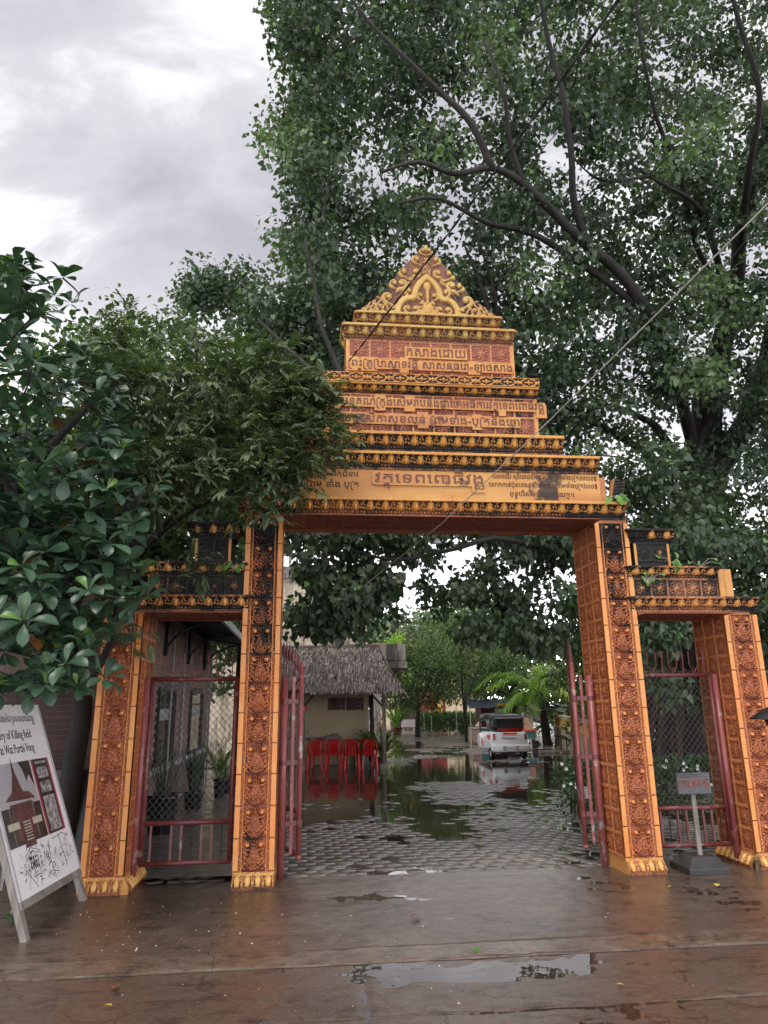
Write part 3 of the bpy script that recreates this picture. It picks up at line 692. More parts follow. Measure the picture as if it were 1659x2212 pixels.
# scroll stone leaning at the right end of the frieze
b = MB(); b.box(0, .13, 0, .10, 0, .30); ss_ = b.build('scroll_stone', M['gold'], gate, bevel=.01, loc=(3.845, .02, 3.615), rot=(0, R(14), 0))
r = Relief(.12, .29, 20, 40)
for k in range(8): r.stroke([(.02, .02 + k * .035), (.06, .035 + k * .035), (.10, .055 + k * .035)], .011, .006, .014, .9)
link('scroll_relief', r.mesh('scroll_relief', M['wing']), ss_, (.005, -.001, .005))
# the two lower wings
def wing(s0, s1, bx0, bx1, tx0, tx1, end=None):
    b = MB(); b.box(s0 + .02, s1 - .02, .002, .598, 2.422, 2.60); wl = b.build('wing_lintel', M['core'], gate)
    n = 5
    a0, a1 = (s0 + CW + .02, 0) if s0 < 0 else (3.994, 4.94)
    for k in range(n):
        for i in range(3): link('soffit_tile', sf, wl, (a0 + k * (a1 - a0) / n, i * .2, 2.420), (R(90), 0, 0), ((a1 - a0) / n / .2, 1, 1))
    cornice(s0, s1, 2.45, 2.60, .60, 'wing')
    b = MB(); b.box(bx0, bx1, .0, .5, 2.60, 2.79); wb_ = b.build('wing_panel_wall', M['wing'], gate)
    n = max(1, round((bx1 - bx0) / .2)); t = square_tile(8, (bx1 - bx0) / n, .19, 'wing', 28, .01, 'rosette_tile')
    for k in range(n): link('rosette_tile', t, wb_, (bx0 + k * (bx1 - bx0) / n, -.001, 2.60))
    cornice(bx0, bx1 - .05, 2.79, 2.92, .48, 'wing')
    b = MB(); b.box(tx0, tx1, .0, .42, 2.921, 3.17); wb_ = b.build('wing_cap_wall', M['wing'], gate)
    t = square_tile(8, (tx1 - tx0 - .04) / 2, .19, 'wing', 28, .01, 'rosette_tile')
    for k in range(2): link('rosette_tile', t, wb_, (tx0 + .02 + k * (tx1 - tx0 - .04) / 2, -.001, 2.98))
    for x in (tx0, tx1 - .025):
        q = MB(); q.box(x, x + .025, -.014, -.002, 2.93, 3.17); q.build('edge_strip', M['gold'], wb_)
    cornice(tx0, tx1, 3.17, 3.32, .40, 'wing')
wing(3.998, 5.26, 3.998, 4.92, 4.04, 4.43)
wing(-1.28, -.004, -.92, -.004, -.49, -.14)
b = MB(); b.box(4.945, 5.095, -.004, .45, 2.602, 2.905); b.box(5.01, 5.02, -.012, -.002, 2.61, 2.90); b.build('yellow_end_block', M['frieze'], gate, bevel=.006)

# ------------------------------------------------------------------ Khmer and Latin lettering
_adv = {}
def text_mesh(body, font_off=0.0, ext=0.0, res=2):
    c = bpy.data.curves.new('t', 'FONT'); c.body = body; c.size = 1; c.resolution_u = res; c.extrude = ext; c.offset = font_off
    o = bpy.data.objects.new('t', c); COL.objects.link(o); bpy.context.view_layer.update()
    me = bpy.data.meshes.new_from_object(o.evaluated_get(bpy.context.evaluated_depsgraph_get()))
    V = [tuple(v.co) for v in me.vertices]; F = [tuple(p.vertices) for p in me.polygons]
    bpy.data.objects.remove(o); bpy.data.curves.remove(c); bpy.data.meshes.remove(me); return V, F
def width(s):
    if s not in _adv:
        V, _ = text_mesh(s + 'ក', res=1); _adv[s] = max(v[0] for v in V) - .538
    return _adv[s]
KC = '\u17d2'
def khmer(text):
    """clusters: vowels written before the letter go in front, subscripts hang below, the subscript r wraps round from the left"""
    body, subs, i, out = '', [], 0, []
    isb = lambda ch: '\u1780' <= ch <= '\u17b3'
    while i < len(text):
        ch = text[i]
        if isb(ch):
            j = i + 1; cl = []; tail = ''; pre = ''; ro = False
            while j < len(text) and (text[j] == KC or ('\u17b6' <= text[j] <= '\u17d1')):
                if text[j] == KC:
                    if text[j + 1] == 'រ': ro = True
                    else: cl.append(text[j + 1])
                    j += 2; continue
                v = text[j]
                if v in 'េែៃ': pre += v
                elif v == 'ោ': pre += 'េ'; tail += 'ា'
                elif v == 'ៅ': pre += 'េ'; tail += 'ា'
                elif v == 'ៀ': pre += 'េ'; tail += 'ី'
                elif v == 'ើ': pre += 'េ'; tail += 'ី'
                else: tail += v
                j += 1
            body += pre
            if ro: subs.append(('ro', len(body))); body += ' '
            for q in cl: subs.append((q, len(body)))
            body += ch + tail; i = j
        else: body += ch; i += 1
    V, F = text_mesh(body)
    for q, k in subs:
        x = width(body[:k]) if k else 0
        if q == 'ro':
            t = .055; p = [(x + .34, .66), (x + .16, .68), (x + .09, .56), (x + .09, -.12), (x + .17, -.26), (x + .34, -.27)]
            b0 = len(V)
            for (ax, ay) in p: V += [(ax - t * .7, ay - t * .7, 0), (ax + t * .7, ay + t * .7, 0)]
            F += [(b0 + 2 * n_, b0 + 2 * n_ + 1, b0 + 2 * n_ + 3, b0 + 2 * n_ + 2) for n_ in range(5)]
        else:
            v2, f2 = text_mesh(q); b0 = len(V); V += [(x + .06 + a * .62, -.40 + bb * .62 + .0, c_) for a, bb, c_ in v2]; F += [tuple(b0 + n_ for n_ in f) for f in f2]
    return V, F
def write(text, x0, x1, z, hgt, parent, d, mat, name='lettering', kh=True, thick=.006, M4=None):
    """flat letters standing in the x-z plane from x0 to x1, hgt = size of the type"""
    V, F = khmer(text) if kh else text_mesh(text)
    a = min(v[0] for v in V); b_ = max(v[0] for v in V); kx = (x1 - x0) / (b_ - a)
    P = [(x0 + (v[0] - a) * kx, d, z + v[1] * hgt) for v in V]
    n = len(P); me = bpy.data.meshes.new(name)
    me.from_pydata(P, [], F); me.materials.append(mat)
    o = link(name, me, parent)
    if thick:
        sm = o.modifiers.new('thickness', 'SOLIDIFY'); sm.thickness = thick; sm.offset = 0
    return o
# front of the frieze
write('និង លោកជំទាវ', .62, 1.13, 3.852, .085, frz, .002, M['ink']); write('ព្រម ទាំង បុត្រ', .60, 1.13, 3.735, .095, frz, .002, M['ink'])
b = MB(); b.prism([(1.30, 3.765), (2.33, 3.765), (2.33, 3.70), (2.46, 3.70), (2.47, 3.765), (2.53, 3.84), (2.46, 3.915), (1.27, 3.915), (1.27, 3.775)], -.012, .002); pl = b.build('name_plaque', M['gold'], frz)
write('វត្តទេពពោធិវង្ស', 1.30, 2.46, 3.795, .155, pl, -.014, M['inkp'], thick=.01)
write('លោកជៀវ សុវិយាឧសិលានហា ព្រមទាំងបុត្រ១៣០០$', 2.56, 3.71, 3.865, .075, frz, .002, M['ink'])
write('លោកកាន់ប៊ុនថេងឧសិដោហាង ព្រមទាំងបុត្រ៦០០$', 2.52, 3.71, 3.775, .075, frz, .002, M['ink'])
write('ពុទ្ធបរិស័ទចំណុះជើងវត្ត។', 2.74, 3.44, 3.675, .075, frz, .002, M['ink'])
def plaque(text, s0, s1, z, hgt, parent, ext=.018, mat='inkp', bumps=()):
    b = MB(); b.box(s0 - .02, s1 + .02, -.030, -.010, z - .025, z + hgt * .72)
    for x0, x1, z0, z1 in bumps: b.box(x0, x1, -.031, -.011, z0, z1)
    p = b.build('text_plaque', M['gold'], parent, bevel=.004); write(text, s0, s1, z, hgt, p, -.033, M[mat], thick=.008); return p
plaque('ព្រះអនុគណក្រុងសៀមរាបនិងជាចៅអធិការវត្តទេពពោធិវង្ស', .80, 3.17, 4.655, .125, p2, bumps=((.80, .93, 4.60, 4.78), (1.30, 1.42, 4.59, 4.78), (1.62, 1.74, 4.59, 4.78), (2.66, 2.74, 4.57, 4.70), (3.08, 3.20, 4.56, 4.72)))
plaque('ឧបាសិកាសុខលន់ ព្រមទាំង-បុត្រនិងចៅ', .99, 2.88, 4.46, .125, p2, bumps=((1.76, 1.88, 4.40, 4.59), (2.36, 2.47, 4.40, 4.58)))
plaque('កសាងដោយ', 1.66, 2.32, 5.25, .155, p3)
plaque('ព្រះគ្រូប្រាសាទវង្សី សាសនធរោ-ឡាចសាង', 1.02, 2.84, 5.105, .125, p3, bumps=((1.01, 1.12, 5.05, 5.22), (1.16, 1.34, 5.05, 5.22), (1.58, 1.68, 5.04, 5.23), (2.34, 2.48, 5.05, 5.20)))

# ------------------------------------------------------------------ steel gates
def spear(b, p, h, w=.012):
    x, y, z = p; b.tube([(x, y, z), (x, y, z + h * .6), (x, y, z + h * .62), (x, y, z + h * .78), (x, y, z + h)], [.005, .005, w * .6, w, .001], 6)
def side_leaf(s0, s1, d, hinge, label):
    root = empty('side_gate', G(s0, d), PSI, label, 'gate', 'steel side gates with chain link')
    W = s1 - s0; z0, zm, z1 = .19, .53, 1.82
    def bar(nm, a, b_, r_, mat='rail', n=10):
        q = MB(); q.tube([a, b_], r_, n); return q.build(nm, M[mat], root, True)
    bar('bottom_rail', (0, 0, z0), (W, 0, z0), .022); bar('middle_rail', (0, 0, zm), (W, 0, zm), .023); bar('top_rail', (0, 0, z1), (W, 0, z1), .023)
    bar('stile', (.012, 0, z0), (.012, 0, z1), .023); bar('stile', (W - .012, 0, z0), (W - .012, 0, z1), .023)
    n = 9
    for k in range(1, n):
        x = W * k / n
        if k % 3 == 2:
            q = MB(); q.tube([(x + .003 * math.cos(t * 1.9), .003 * math.sin(t * 1.9), z0 + (zm - z0) * t / 24) for t in range(25)], .006, 5); q.build('twisted_bar', M['dark'], root)
        else:
            q = MB(); q.bar((x, 0, z0), (x, 0, zm), .020, .020); q.build('picket', M['rail'], root)
    q = MB(); st = .060; x0, x1, y0, y1 = .03, W - .03, zm + .02, z1 - .02
    for sg in (1, -1):
        k = -60
        while k < 60:
            # line z = y0 + sg*(x-x0)*1.12 + k*st
            pts = []
            for x in (x0, x1): 
                z = y0 + sg * (x - x0) * 1.15 + k * st * 1.15; pts.append((x, z))
            (xa, za), (xb, zb) = pts
            f = lambda z: xa + (z - za) * (xb - xa) / (zb - za)
            lo, hi = max(min(za, zb), y0), min(max(za, zb), y1)
            if hi - lo > .01: q.tube([(f(lo), sg * .002, lo), (f(hi), sg * .002, hi)], .0026, 4, False)
            k += 1
    q.build('chain_link_mesh', M['wire'], root)
    q = MB(); m = max(4, round(W / .11))
    for k in range(m):                        # spear finials rising in threes from scrolls
        cx = (k + .5) * W / m
        if k % 2 == 0: spear(q, (cx, 0, z1 + .01), .25)
        else:
            for g_ in (-1, 1):
                q.tube(smooth_path([(cx, 0, z1 + .02), (cx + g_ * .02, 0, z1 + .06), (cx + g_ * .045, 0, z1 + .10), (cx + g_ * .045, 0, z1 + .16)], 3), .005, 5); spear(q, (cx + g_ * .045, 0, z1 + .15), .10)
        q.tube([(cx + a * .026 * math.cos(t), 0, z1 + .045 + .022 * math.sin(t)) for t, a in [(j * .6, 1 - j * .07) for j in range(10)]], .004, 5)
    q.build('finial_row', M['rail'], root)
    xh = -.045 if hinge < 0 else W + .045
    q = MB(); q.tube([(xh, .0, .0), (xh, 0, 1.83)], .030, 12); pp = q.build('gate_post', M['pipe'], root, True)
    for z in (.28, 1.0, 1.55):
        q = MB(); q.bar((xh, 0, z), (0 if hinge < 0 else W, 0, z), .03, .055, (0, 0, 1)); q.build('hinge_strap', M['rail'], pp)
    return root
side_leaf(-.86, -.04, .22, -1, 'narrow red steel gate with chain link in the left side opening')
side_leaf(4.04, 4.84, .22, 1, 'narrow red steel gate with chain link in the right side opening')
def main_leaf(s_post, s_st, d_st, dirv, label):
    root = empty('main_gate_leaf', G(s_post, .36), PSI, label, 'gate leaf', 'main gate leaves folded back behind the pillars')
    q = MB(); q.tube([(0, 0, 0), (0, 0, 1.83)], .034, 12); q.build('gate_post', M['pipe'], root, True)
    hx, hy = s_st - s_post, d_st - .36
    q = MB(); q.tube([(hx, hy, .17), (hx, hy, 1.95)], .024, 12); q.sphere((hx, hy, .165), .030); q.sphere((hx, hy, 1.95), .026); q.build('stile', M['pipe'], root, True)
    for z in (.47, 1.02, 1.60):
        q = MB(); q.bar((0, -.005, z), (hx, hy - .005, z), .010, .045); q.tube([(hx, hy, z - .03), (hx, hy, z + .03)], .031, 12); q.tube([(0, 0, z - .02), (0, 0, z + .02)], .038, 12); q.build('hinge_strap', M['rail'], root)
    mxx, myy = hx * .55, hy * .5
    q = MB(); q.bar((mxx, myy, .20), (mxx, myy, 1.84), .030, .012); q.build('flat_bar', M['pipe'], root)
    D = Vector((dirv[0], dirv[1], 0)).normalized(); H = Vector((hx, hy, 0)); Wd = 1.55
    P = lambda t, z: H + D * t + Vector((0, 0, z))
    for nm, z in (('bottom_rail', .18), ('lower_rail', .56), ('top_rail', 1.70)):
        q = MB(); q.tube([P(0, z), P(Wd, z)], .022, 8); q.build(nm, M['rail'], root, True)
    q = MB(); q.tube([P(0, 1.86), P(.55, 1.58)], .013, 6); q.build('brace', M['wire'], root)
    q = MB(); q.tube([P(Wd, .17), P(Wd, 2.0)], .024, 8); q.build('stile', M['rail'], root, True)
    for k in range(1, 15):
        t = Wd * k / 15; top = 1.95 + .25 * math.sin(math.pi * t / Wd * .9)
        q = MB()
        if k % 2: q.bar(P(t, .18), P(t, top - .1), .020, .020)
        else: q.tube([P(t, .18 + (top - .28) * j / 60) + Vector((.004 * math.cos(j * 1.7), .004 * math.sin(j * 1.7), 0)) for j in range(61)], .008, 5)
        p = P(t, top - .1); q.tube([p, p + Vector((0, 0, .02)), p + Vector((0, 0, .07)), p + Vector((0, 0, .19))], [.006, .016, .022, .001], 6)
        if k % 3 == 0:
            for zc in (.9, 1.35): q.tube([P(t + .05 * math.cos(a * .55), zc + .10 * math.sin(a * .55)) for a in range(11)], .006, 5)
        q.build('picket' if k % 2 else 'twisted_bar', M['rail'], root)
    return root
main_leaf(.410, .575, .42, (-.33, .95), 'red steel leaf of the main gate folded back behind the left pillar')
rr_ = main_leaf(3.575, 3.435, .46, (.33, .95), 'red steel leaf of the main gate folded back behind the right pillar')
lk = MB(); lk.box(3.435 - 3.575 + .02, 3.435 - 3.575 + .10, .14, .17, .60, .72); lk.build('lock_box', M['frame'], rr_, bevel=.005)

# ================================================================== FOLIAGE TOOLS
HEART = (np.array([(0, .10, 0), (0, .5, -.035), (0, 1.10, -.14), (.30, 0, .03), (.46, .26, .05), (.30, .62, .015), (-.30, 0, .03), (-.46, .26, .05), (-.30, .62, .015)]),
         np.array([(0, 3, 4, 1), (1, 4, 5, 2), (0, 1, 7, 6), (1, 2, 8, 7)]))
LANCE = (np.array([(0, 0, 0), (0, .5, .02), (0, 1, -.12), (.12, .30, .03), (.11, .65, .0), (-.12, .30, .03), (-.11, .65, .0)]),
         np.array([(0, 3, 4, 1), (1, 4, 2, 2), (0, 1, 6, 5), (1, 2, 2, 6)]))
OVAL = (np.array([(0, 0, 0), (0, .5, .0), (0, 1, -.10), (.27, .35, .05), (.24, .75, .02), (-.27, .35, .05), (-.24, .75, .02)]),
        np.array([(0, 3, 4, 1), (1, 4, 2, 2), (0, 1, 6, 5), (1, 2, 2, 6)]))
def obov(curl):
    ys = [0, .15, .4, .65, .85, .97, 1.03]; ws = [.02, .07, .17, .26, .25, .14, .0]; V = []; F = []
    for y, w_ in zip(ys, ws):
        zc = .10 * math.sin(y * 2.2) - curl * y * y
        for q in (-1, -.5, 0, .5, 1): V.append((w_ * q, y - .03 * abs(q), zc + .07 * abs(q) * (w_ / .25) + .012 * math.sin(y * 26) * abs(q)))
    for i in range(6):
        for k in range(4): F.append((i * 5 + k, i * 5 + k + 1, (i + 1) * 5 + k + 1, (i + 1) * 5 + k))
    return np.array(V), np.array(F)
OBOV = obov(.18)
def frames(t, n):
    t = t / np.linalg.norm(t, axis=1, keepdims=True); x = np.cross(t, n); x /= np.linalg.norm(x, axis=1, keepdims=True) + 1e-9
    return np.stack([x, t, np.cross(x, t)], -1)
def fix_tris(F):
    return F
def leaf_mass(name, shape, P, Rm_, S, tint, mat, parent, kind=None):
    LV, LF = shape; n = len(P); rib = np.where(np.abs(LV[:, 0]) < 1e-6, .16, -.05)
    V = np.einsum('nij,vj->nvi', Rm_, LV) * S[:, None, None] + P[:, None]
    F = LF[None] + (np.arange(n) * len(LV))[:, None, None]; F = F.reshape(-1, 4)
    tri = F[:, 1] == -1
    # degenerate quads become triangles
    me = bpy.data.meshes.new(name); V = V.reshape(-1, 3).astype(np.float32)
    deg = (F[:, 2] == F[:, 3]) | (F[:, 1] == F[:, 2]); Q = F[~deg]
    T = F[deg]; T = np.where((T[:, 1] == T[:, 2])[:, None], T[:, [0, 1, 3, 3]], T)[:, :3]
    me.vertices.add(len(V)); me.vertices.foreach_set('co', V.ravel())
    li = np.concatenate([Q.ravel(), T.ravel()]).astype(np.int32); me.loops.add(len(li)); me.loops.foreach_set('vertex_index', li)
    ls = np.concatenate([np.arange(len(Q)) * 4, len(Q) * 4 + np.arange(len(T)) * 3]).astype(np.int32); lt = np.concatenate([np.full(len(Q), 4), np.full(len(T), 3)]).astype(np.int32)
    me.polygons.add(len(ls)); me.polygons.foreach_set('loop_start', ls); me.polygons.foreach_set('loop_total', lt); me.update(calc_edges=True)
    a = me.attributes.new('tint', 'FLOAT', 'POINT'); a.data.foreach_set('value', np.clip(np.asarray(tint)[:, None] + rib[None], 0, 1).ravel().astype(np.float32))
    me.materials.append(mat); o = link(name, me, parent)
    return tag(o, kind=kind) if kind else o
def leaf_parts(shape, P, Rm_, S, tint, mat, parent, pname='leaf'):
    LV, LF = shape; ms = []
    for k in range(6):
        lv = LV * np.array([1 + .1 * (k % 3 - 1), 1, 1 + .6 * (k % 2)]); F = [tuple(dict.fromkeys(int(i) for i in f)) for f in LF]
        me = bpy.data.meshes.new(pname); me.from_pydata([tuple(v) for v in lv], [], F); me.materials.append(mat)
        me.polygons.foreach_set('use_smooth', [True] * len(F))
        a = me.attributes.new('tint', 'FLOAT', 'POINT'); a.data.foreach_set('value', [min(1, .08 + .17 * k + (.16 if abs(v[0]) < 1e-6 else -.04)) for v in lv]); ms.append(me)
    for i in range(len(P)):
        me = ms[min(5, int(np.clip(tint[i], 0, .999) * 6))]
        m = Matrix.Identity(4)
        for r_ in range(3):
            for c_ in range(3): m[r_][c_] = Rm_[i][r_][c_] * S[i]
            m[r_][3] = P[i][r_]
        o = link(pname, me, parent); o.matrix_basis = m
def clump_leaves(cs, n, spread, size, droop, tints, up=.5, seed=1):
    g = np.random.default_rng(seed); N_ = len(cs) * n
    off = g.normal(0, 1, (N_, 3)); off /= np.linalg.norm(off, axis=1, keepdims=True); off *= (g.random((N_, 1)) ** .45)
    P = np.repeat(cs, n, 0) + off * spread * np.array([1, 1, .72]) * (.75 + .5 * np.repeat(g.random(len(cs)), n))[:, None]
    t = off * .7 + g.normal(0, .45, (N_, 3)) + np.array([0, 0, -droop]); nn = g.normal(0, .55, (N_, 3)) + off * .5 + np.array([0, 0, up])
    S = size * (.65 + .6 * g.random(N_)); ti = np.clip(np.repeat(tints, n) + g.normal(0, .16, N_), 0, 1)
    ti = np.where(g.random(N_) < .012, 1., ti * .85)
    return P, frames(t, nn), S, ti
def limb(b, pts, r0, r1, n=10, sub=5):
    p = smooth_path(pts, sub); m = len(p)
    b.tube([q + Vector(mnoise.noise_vector(q * 1.3)) * min(.06, r0 * .3) for q in p], [r0 + (r1 - r0) * (i / (m - 1)) ** .8 for i in range(m)], n); return p
def twigs(b, cs, nodes, r0=.018, n=4, sag=.15, maxd=3.5):
    A = np.zeros((len(nodes) + 3 * len(cs), 3)); na = len(nodes); A[:na] = [tuple(v) for v in nodes]
    first = np.array([np.min(np.linalg.norm(A[:na] - c_, axis=1)) for c_ in cs])
    for c_ in cs[np.argsort(first)]:
        dist = np.linalg.norm(A[:na] - c_, axis=1) + .35 * np.maximum(0, A[:na, 2] - c_[2]); j = int(np.argmin(dist))
        if dist[j] > maxd: continue
        a = Vector(A[j]); e_ = Vector(c_); mid = a.lerp(e_, .5) + Vector((random.gauss(0, .08), random.gauss(0, .08), sag * (e_ - a).length * .5))
        p = smooth_path([a, mid, e_], 3); L = (e_ - a).length; k = r0 * min(1.6, .5 + L * .5)
        b.tube(p, [k * (1 - .75 * i / (len(p) - 1)) for i in range(len(p))], n, False)
        for q_ in (p[len(p) // 2], p[-2], p[-1]): A[na] = tuple(q_); na += 1

# ================================================================== THE GREAT BODHI TREE behind the right of the gate
bt = empty('bodhi_tree', (6.35, 15.9, 0), 0, 'huge bodhi tree with dark forked limbs and heart-shaped leaves behind the gate', 'tree')
off0 = Vector((6.35, 15.9, 0)); rel = lambda v: Vector(v) - off0
def L(*q): return [rel(at(x, y, Y - 1.5 * min(1, max(0, (15.2 - Y) / 3)))) for x, y, Y in q]
tb = MB(); nodes = []
tp = [Vector((0, 0, -.1)), rel(at(1492, 1500, 15.9)), rel(at(1497, 1250, 15.8)), rel(at(1510, 1120, 15.5)), rel(at(1535, 1020, 15.2))]
nodes += limb(tb, tp, .62, .40, 16)
tb2 = MB()
for q, r0, r1 in ((((1530, 1040, 15.2), (1535, 900, 14.8), (1550, 800, 14.4), (1572, 700, 14), (1592, 620, 13.6), (1600, 500, 13), (1625, 380, 12.5)), .30, .10),
                  (((1535, 1030, 15.2), (1600, 930, 15), (1640, 830, 14.6), (1665, 740, 14), (1720, 560, 13)), .30, .14),
                  (((1520, 1080, 15.3), (1512, 960, 15), (1505, 860, 14.6), (1550, 720, 14.0), (1555, 600, 13.4), (1530, 500, 12.6), (1490, 430, 12), (1400, 380, 11.3), (1330, 330, 11)), .15, .012),
                  (((1500, 1130, 15.4), (1470, 1000, 15), (1430, 945, 14.6), (1400, 910, 14.2), (1330, 880, 13.6)), .15, .05),
                  (((1525, 1060, 15.2), (1470, 860, 14), (1420, 720, 12.8), (1395, 670, 12.2), (1345, 600, 11.8), (1270, 530, 11.4), (1200, 462, 11), (1130, 395, 10.7), (1062, 362, 10.5), (980, 375, 10.3), (900, 350, 10.1), (820, 372, 10)), .145, .022),
                  (((1062, 362, 10.5), (1020, 270, 10.2), (950, 200, 10), (880, 130, 9.8), (800, 50, 9.6), (740, -30, 9.4)), .065, .02),
                  (((1395, 672, 12.2), (1240, 560, 11.6), (1140, 500, 11.2), (1050, 480, 10.9), (950, 430, 10.6), (860, 440, 10.3)), .07, .02),
                  (((1270, 530, 11.4), (1240, 430, 11), (1235, 330, 10.6), (1215, 200, 10.2), (1180, 60, 9.8), (1160, -60, 9.4)), .07, .025),
                  (((1130, 395, 10.7), (1100, 300, 10.4), (1090, 200, 10), (1050, 90, 9.8)), .05, .02),
                  (((1400, 380, 11.3), (1300, 390, 11), (1230, 330, 10.8)), .035, .008),
                  (((1600, 520, 13), (1620, 360, 12), (1640, 200, 11), (1600, 60, 10.4), (1560, -80, 10)), .07, .03),
                  (((1550, 620, 13.4), (1500, 520, 12.6), (1470, 380, 11.8), (1420, 260, 11), (1390, 120, 10.3), (1370, -30, 9.8)), .06, .02),
                  (((1000, 520, 11.4), (1040, 620, 11.8), (1090, 760, 12.4), (1200, 860, 13.4), (1400, 980, 14.8)), .012, .08),
                  (((1090, 760, 12.4), (1060, 600, 11.8), (1020, 480, 11.4)), .04, .01),
                  (((1500, 1200, 15.7), (1330, 1240, 14), (1240, 1200, 12.8), (1160, 1180, 11.8), (1060, 1165, 10.8), (960, 1190, 10.2), (860, 1210, 9.9), (760, 1190, 9.7)), .075, .012),
                  (((1240, 1200, 12.8), (1180, 1130, 12), (1090, 1040, 11.4), (900, 940, 11), (760, 860, 11), (660, 790, 11.4), (560, 690, 12.2)), .08, .03),
                  (((760, 860, 11), (700, 720, 11), (680, 620, 11), (660, 520, 10.8)), .05, .02)):
    nodes += limb(tb2, L(*q), r0, r1, 9, 4)
tr_ = tb.build('trunk', M['bark'], bt, True); tb2.build('limbs', M['bark'], bt, True)
ab = MB()
for k in range(16):                   # aerial roots running down round the trunk
    x = random.uniform(-1.5, .8); p = [Vector((x * .35 + random.uniform(-.1, .1), -.3 + random.uniform(-.3, .2), random.uniform(2.4, 4.2))), Vector((x * .6, -.45, 1.5)), Vector((x, -.55 + random.uniform(-.3, .3), -.05))]
    limb(ab, p, random.uniform(.03, .06), random.uniform(.05, .10), 7, 4)
ab.build('aerial_roots', M['root'], bt, True)
# the crown, clump by clump
edge = [(-300, 600), (0, 585), (70, 590), (110, 585), (160, 595), (215, 615), (260, 575), (300, 560), (340, 580), (400, 625), (450, 625), (480, 585), (520, 580), (560, 620), (600, 655), (640, 640), (680, 560), (720, 430), (760, 520), (840, 560), (1000, 600), (1150, 640)]
def xleft(y): return np.interp(y, [a for a, _ in edge], [b for _, b in edge])
holes = [(985, 480, 34), (850, 400, 26), (1215, 350, 30), (1010, 545, 22), (1010, 230, 22), (1385, 890, 24), (1340, 800, 20), (1540, 990, 24), (1290, 720, 20), (925, 610, 15), (1185, 560, 18), (1350, 430, 22), (1590, 300, 22), (760, 250, 14), (1240, 60, 20), (1480, 160, 20), (640, 700, 20)]
def hole(x, y, k=1.0): return any((x - a) ** 2 + (y - b_) ** 2 < (r_ * k) ** 2 for a, b_, r_ in holes)
cs = []; tn = []
gg = np.random.default_rng(11)
N1 = 0
while N1 < 1560:
    y = gg.uniform(-330, 1330); x = gg.uniform(520, 2000)
    if x < xleft(y) + 28 or hole(x, y, 1.5): continue
    if y > 1130 and x < 1350: continue
    fr = gg.random(); Yn = (9.0 if gg.random() < .30 else 10.2) + max(0, (y - 300)) * .0023; Yf = 12.8 + max(0, (x - 900)) * .0035
    Y = Yn + (Yf - Yn) * fr ** 1.2 if Yf > Yn else Yn
    cs.append(rel(at(x, y, Y))); tn.append(float(np.clip(.36 + 1.5 * mnoise.noise(Vector(cs[-1]) * .55) + gg.normal(0, .08), .02, .85))); N1 += 1
for a, c2_, e_ in zip(gg.uniform(545, 700, 90), gg.uniform(-60, 620, 90), gg.uniform(9.6, 11.5, 90)):
    if a > xleft(c2_) + 16: cs.append(rel(at(a, c2_, e_))); tn.append(.45 * gg.random() + .25)
for _ in range(70):
    x, y = gg.uniform(540, 720), gg.uniform(640, 930); cs.append(rel(at(x, y, 10.5 + 3 * gg.random()))); tn.append(.3 + .25 * gg.random())
for _ in range(30):                  # the far tuft standing clear on the left
    x, y = gg.uniform(390, 560), gg.uniform(590, 700)
    if (x - 490) / 75 * (x - 490) / 75 * .6 + ((y - 650) / 60) ** 2 < 1.4: cs.append(rel(at(x, y, 13.5 + gg.random()))); tn.append(.35)
cs = np.array([tuple(v) for v in cs]); tn = np.array(tn)
# low foliage seen through the opening
c2 = []; t2 = []
def lowpoly(x, y):
    if 655 < x < 868 and 1130 < y < 1385: return y < np.interp(x, [655, 700, 760, 800, 850, 868], [1370, 1395, 1385, 1370, 1370, 1250]) and not (x > 838 and 1235 < y < 1330)
    if 868 <= x < 905 and y < 1228: return True
    if x >= 905 and y < np.interp(x, [905, 920, 940, 1000, 1100, 1240, 1500, 1800], [1290, 1310, 1350, 1385, 1410, 1420, 1380, 1380]): return True
    return False
n2 = 0
while n2 < 135:
    x, y = gg.uniform(640, 1300), gg.uniform(1110, 1425)
    if not lowpoly(x, y + 16) or not lowpoly(x, y): continue
    Y = gg.uniform(9.2, 10.6) if x < 890 else gg.uniform(9.6, 13)
    c2.append(rel(at(x, y, Y))); t2.append(.22 + .3 * gg.random()); n2 += 1
for _ in range(60):
    x, y = gg.uniform(1350, 1900), gg.uniform(1150, 1500); c2.append(rel(at(x, y, gg.uniform(9.5, 13)))); t2.append(.2 + .25 * gg.random())
c2 = np.array([tuple(v) for v in c2]); t2 = np.array(t2)
tw = MB(); twigs(tw, cs, nodes, .018); twigs(tw, c2, nodes, .016); tag(tw.build('twigs', M['bark'], bt), kind='stuff')
A1 = clump_leaves(cs, 112, .50, .098, .55, tn, .45, 5); A2 = clump_leaves(c2, 80, .34, .100, .9, t2, .3, 6)
P = np.concatenate([A1[0], A2[0]]); Rr = np.concatenate([A1[1], A2[1]]); S = np.concatenate([A1[2], A2[2]]); T = np.concatenate([A1[3], A2[3]])
dist = np.linalg.norm(P + np.array(off0) - np.array([0, 0, CH]), axis=1); order = np.argsort(dist)
near = order[:240]; far_ = order[240:]
leaf_parts(HEART, P[near], Rr[near], S[near], T[near], M['bodhi'], bt)
leaf_mass('crown', HEART, P[far_], Rr[far_], S[far_], T[far_], M['bodhi'], bt, 'stuff')

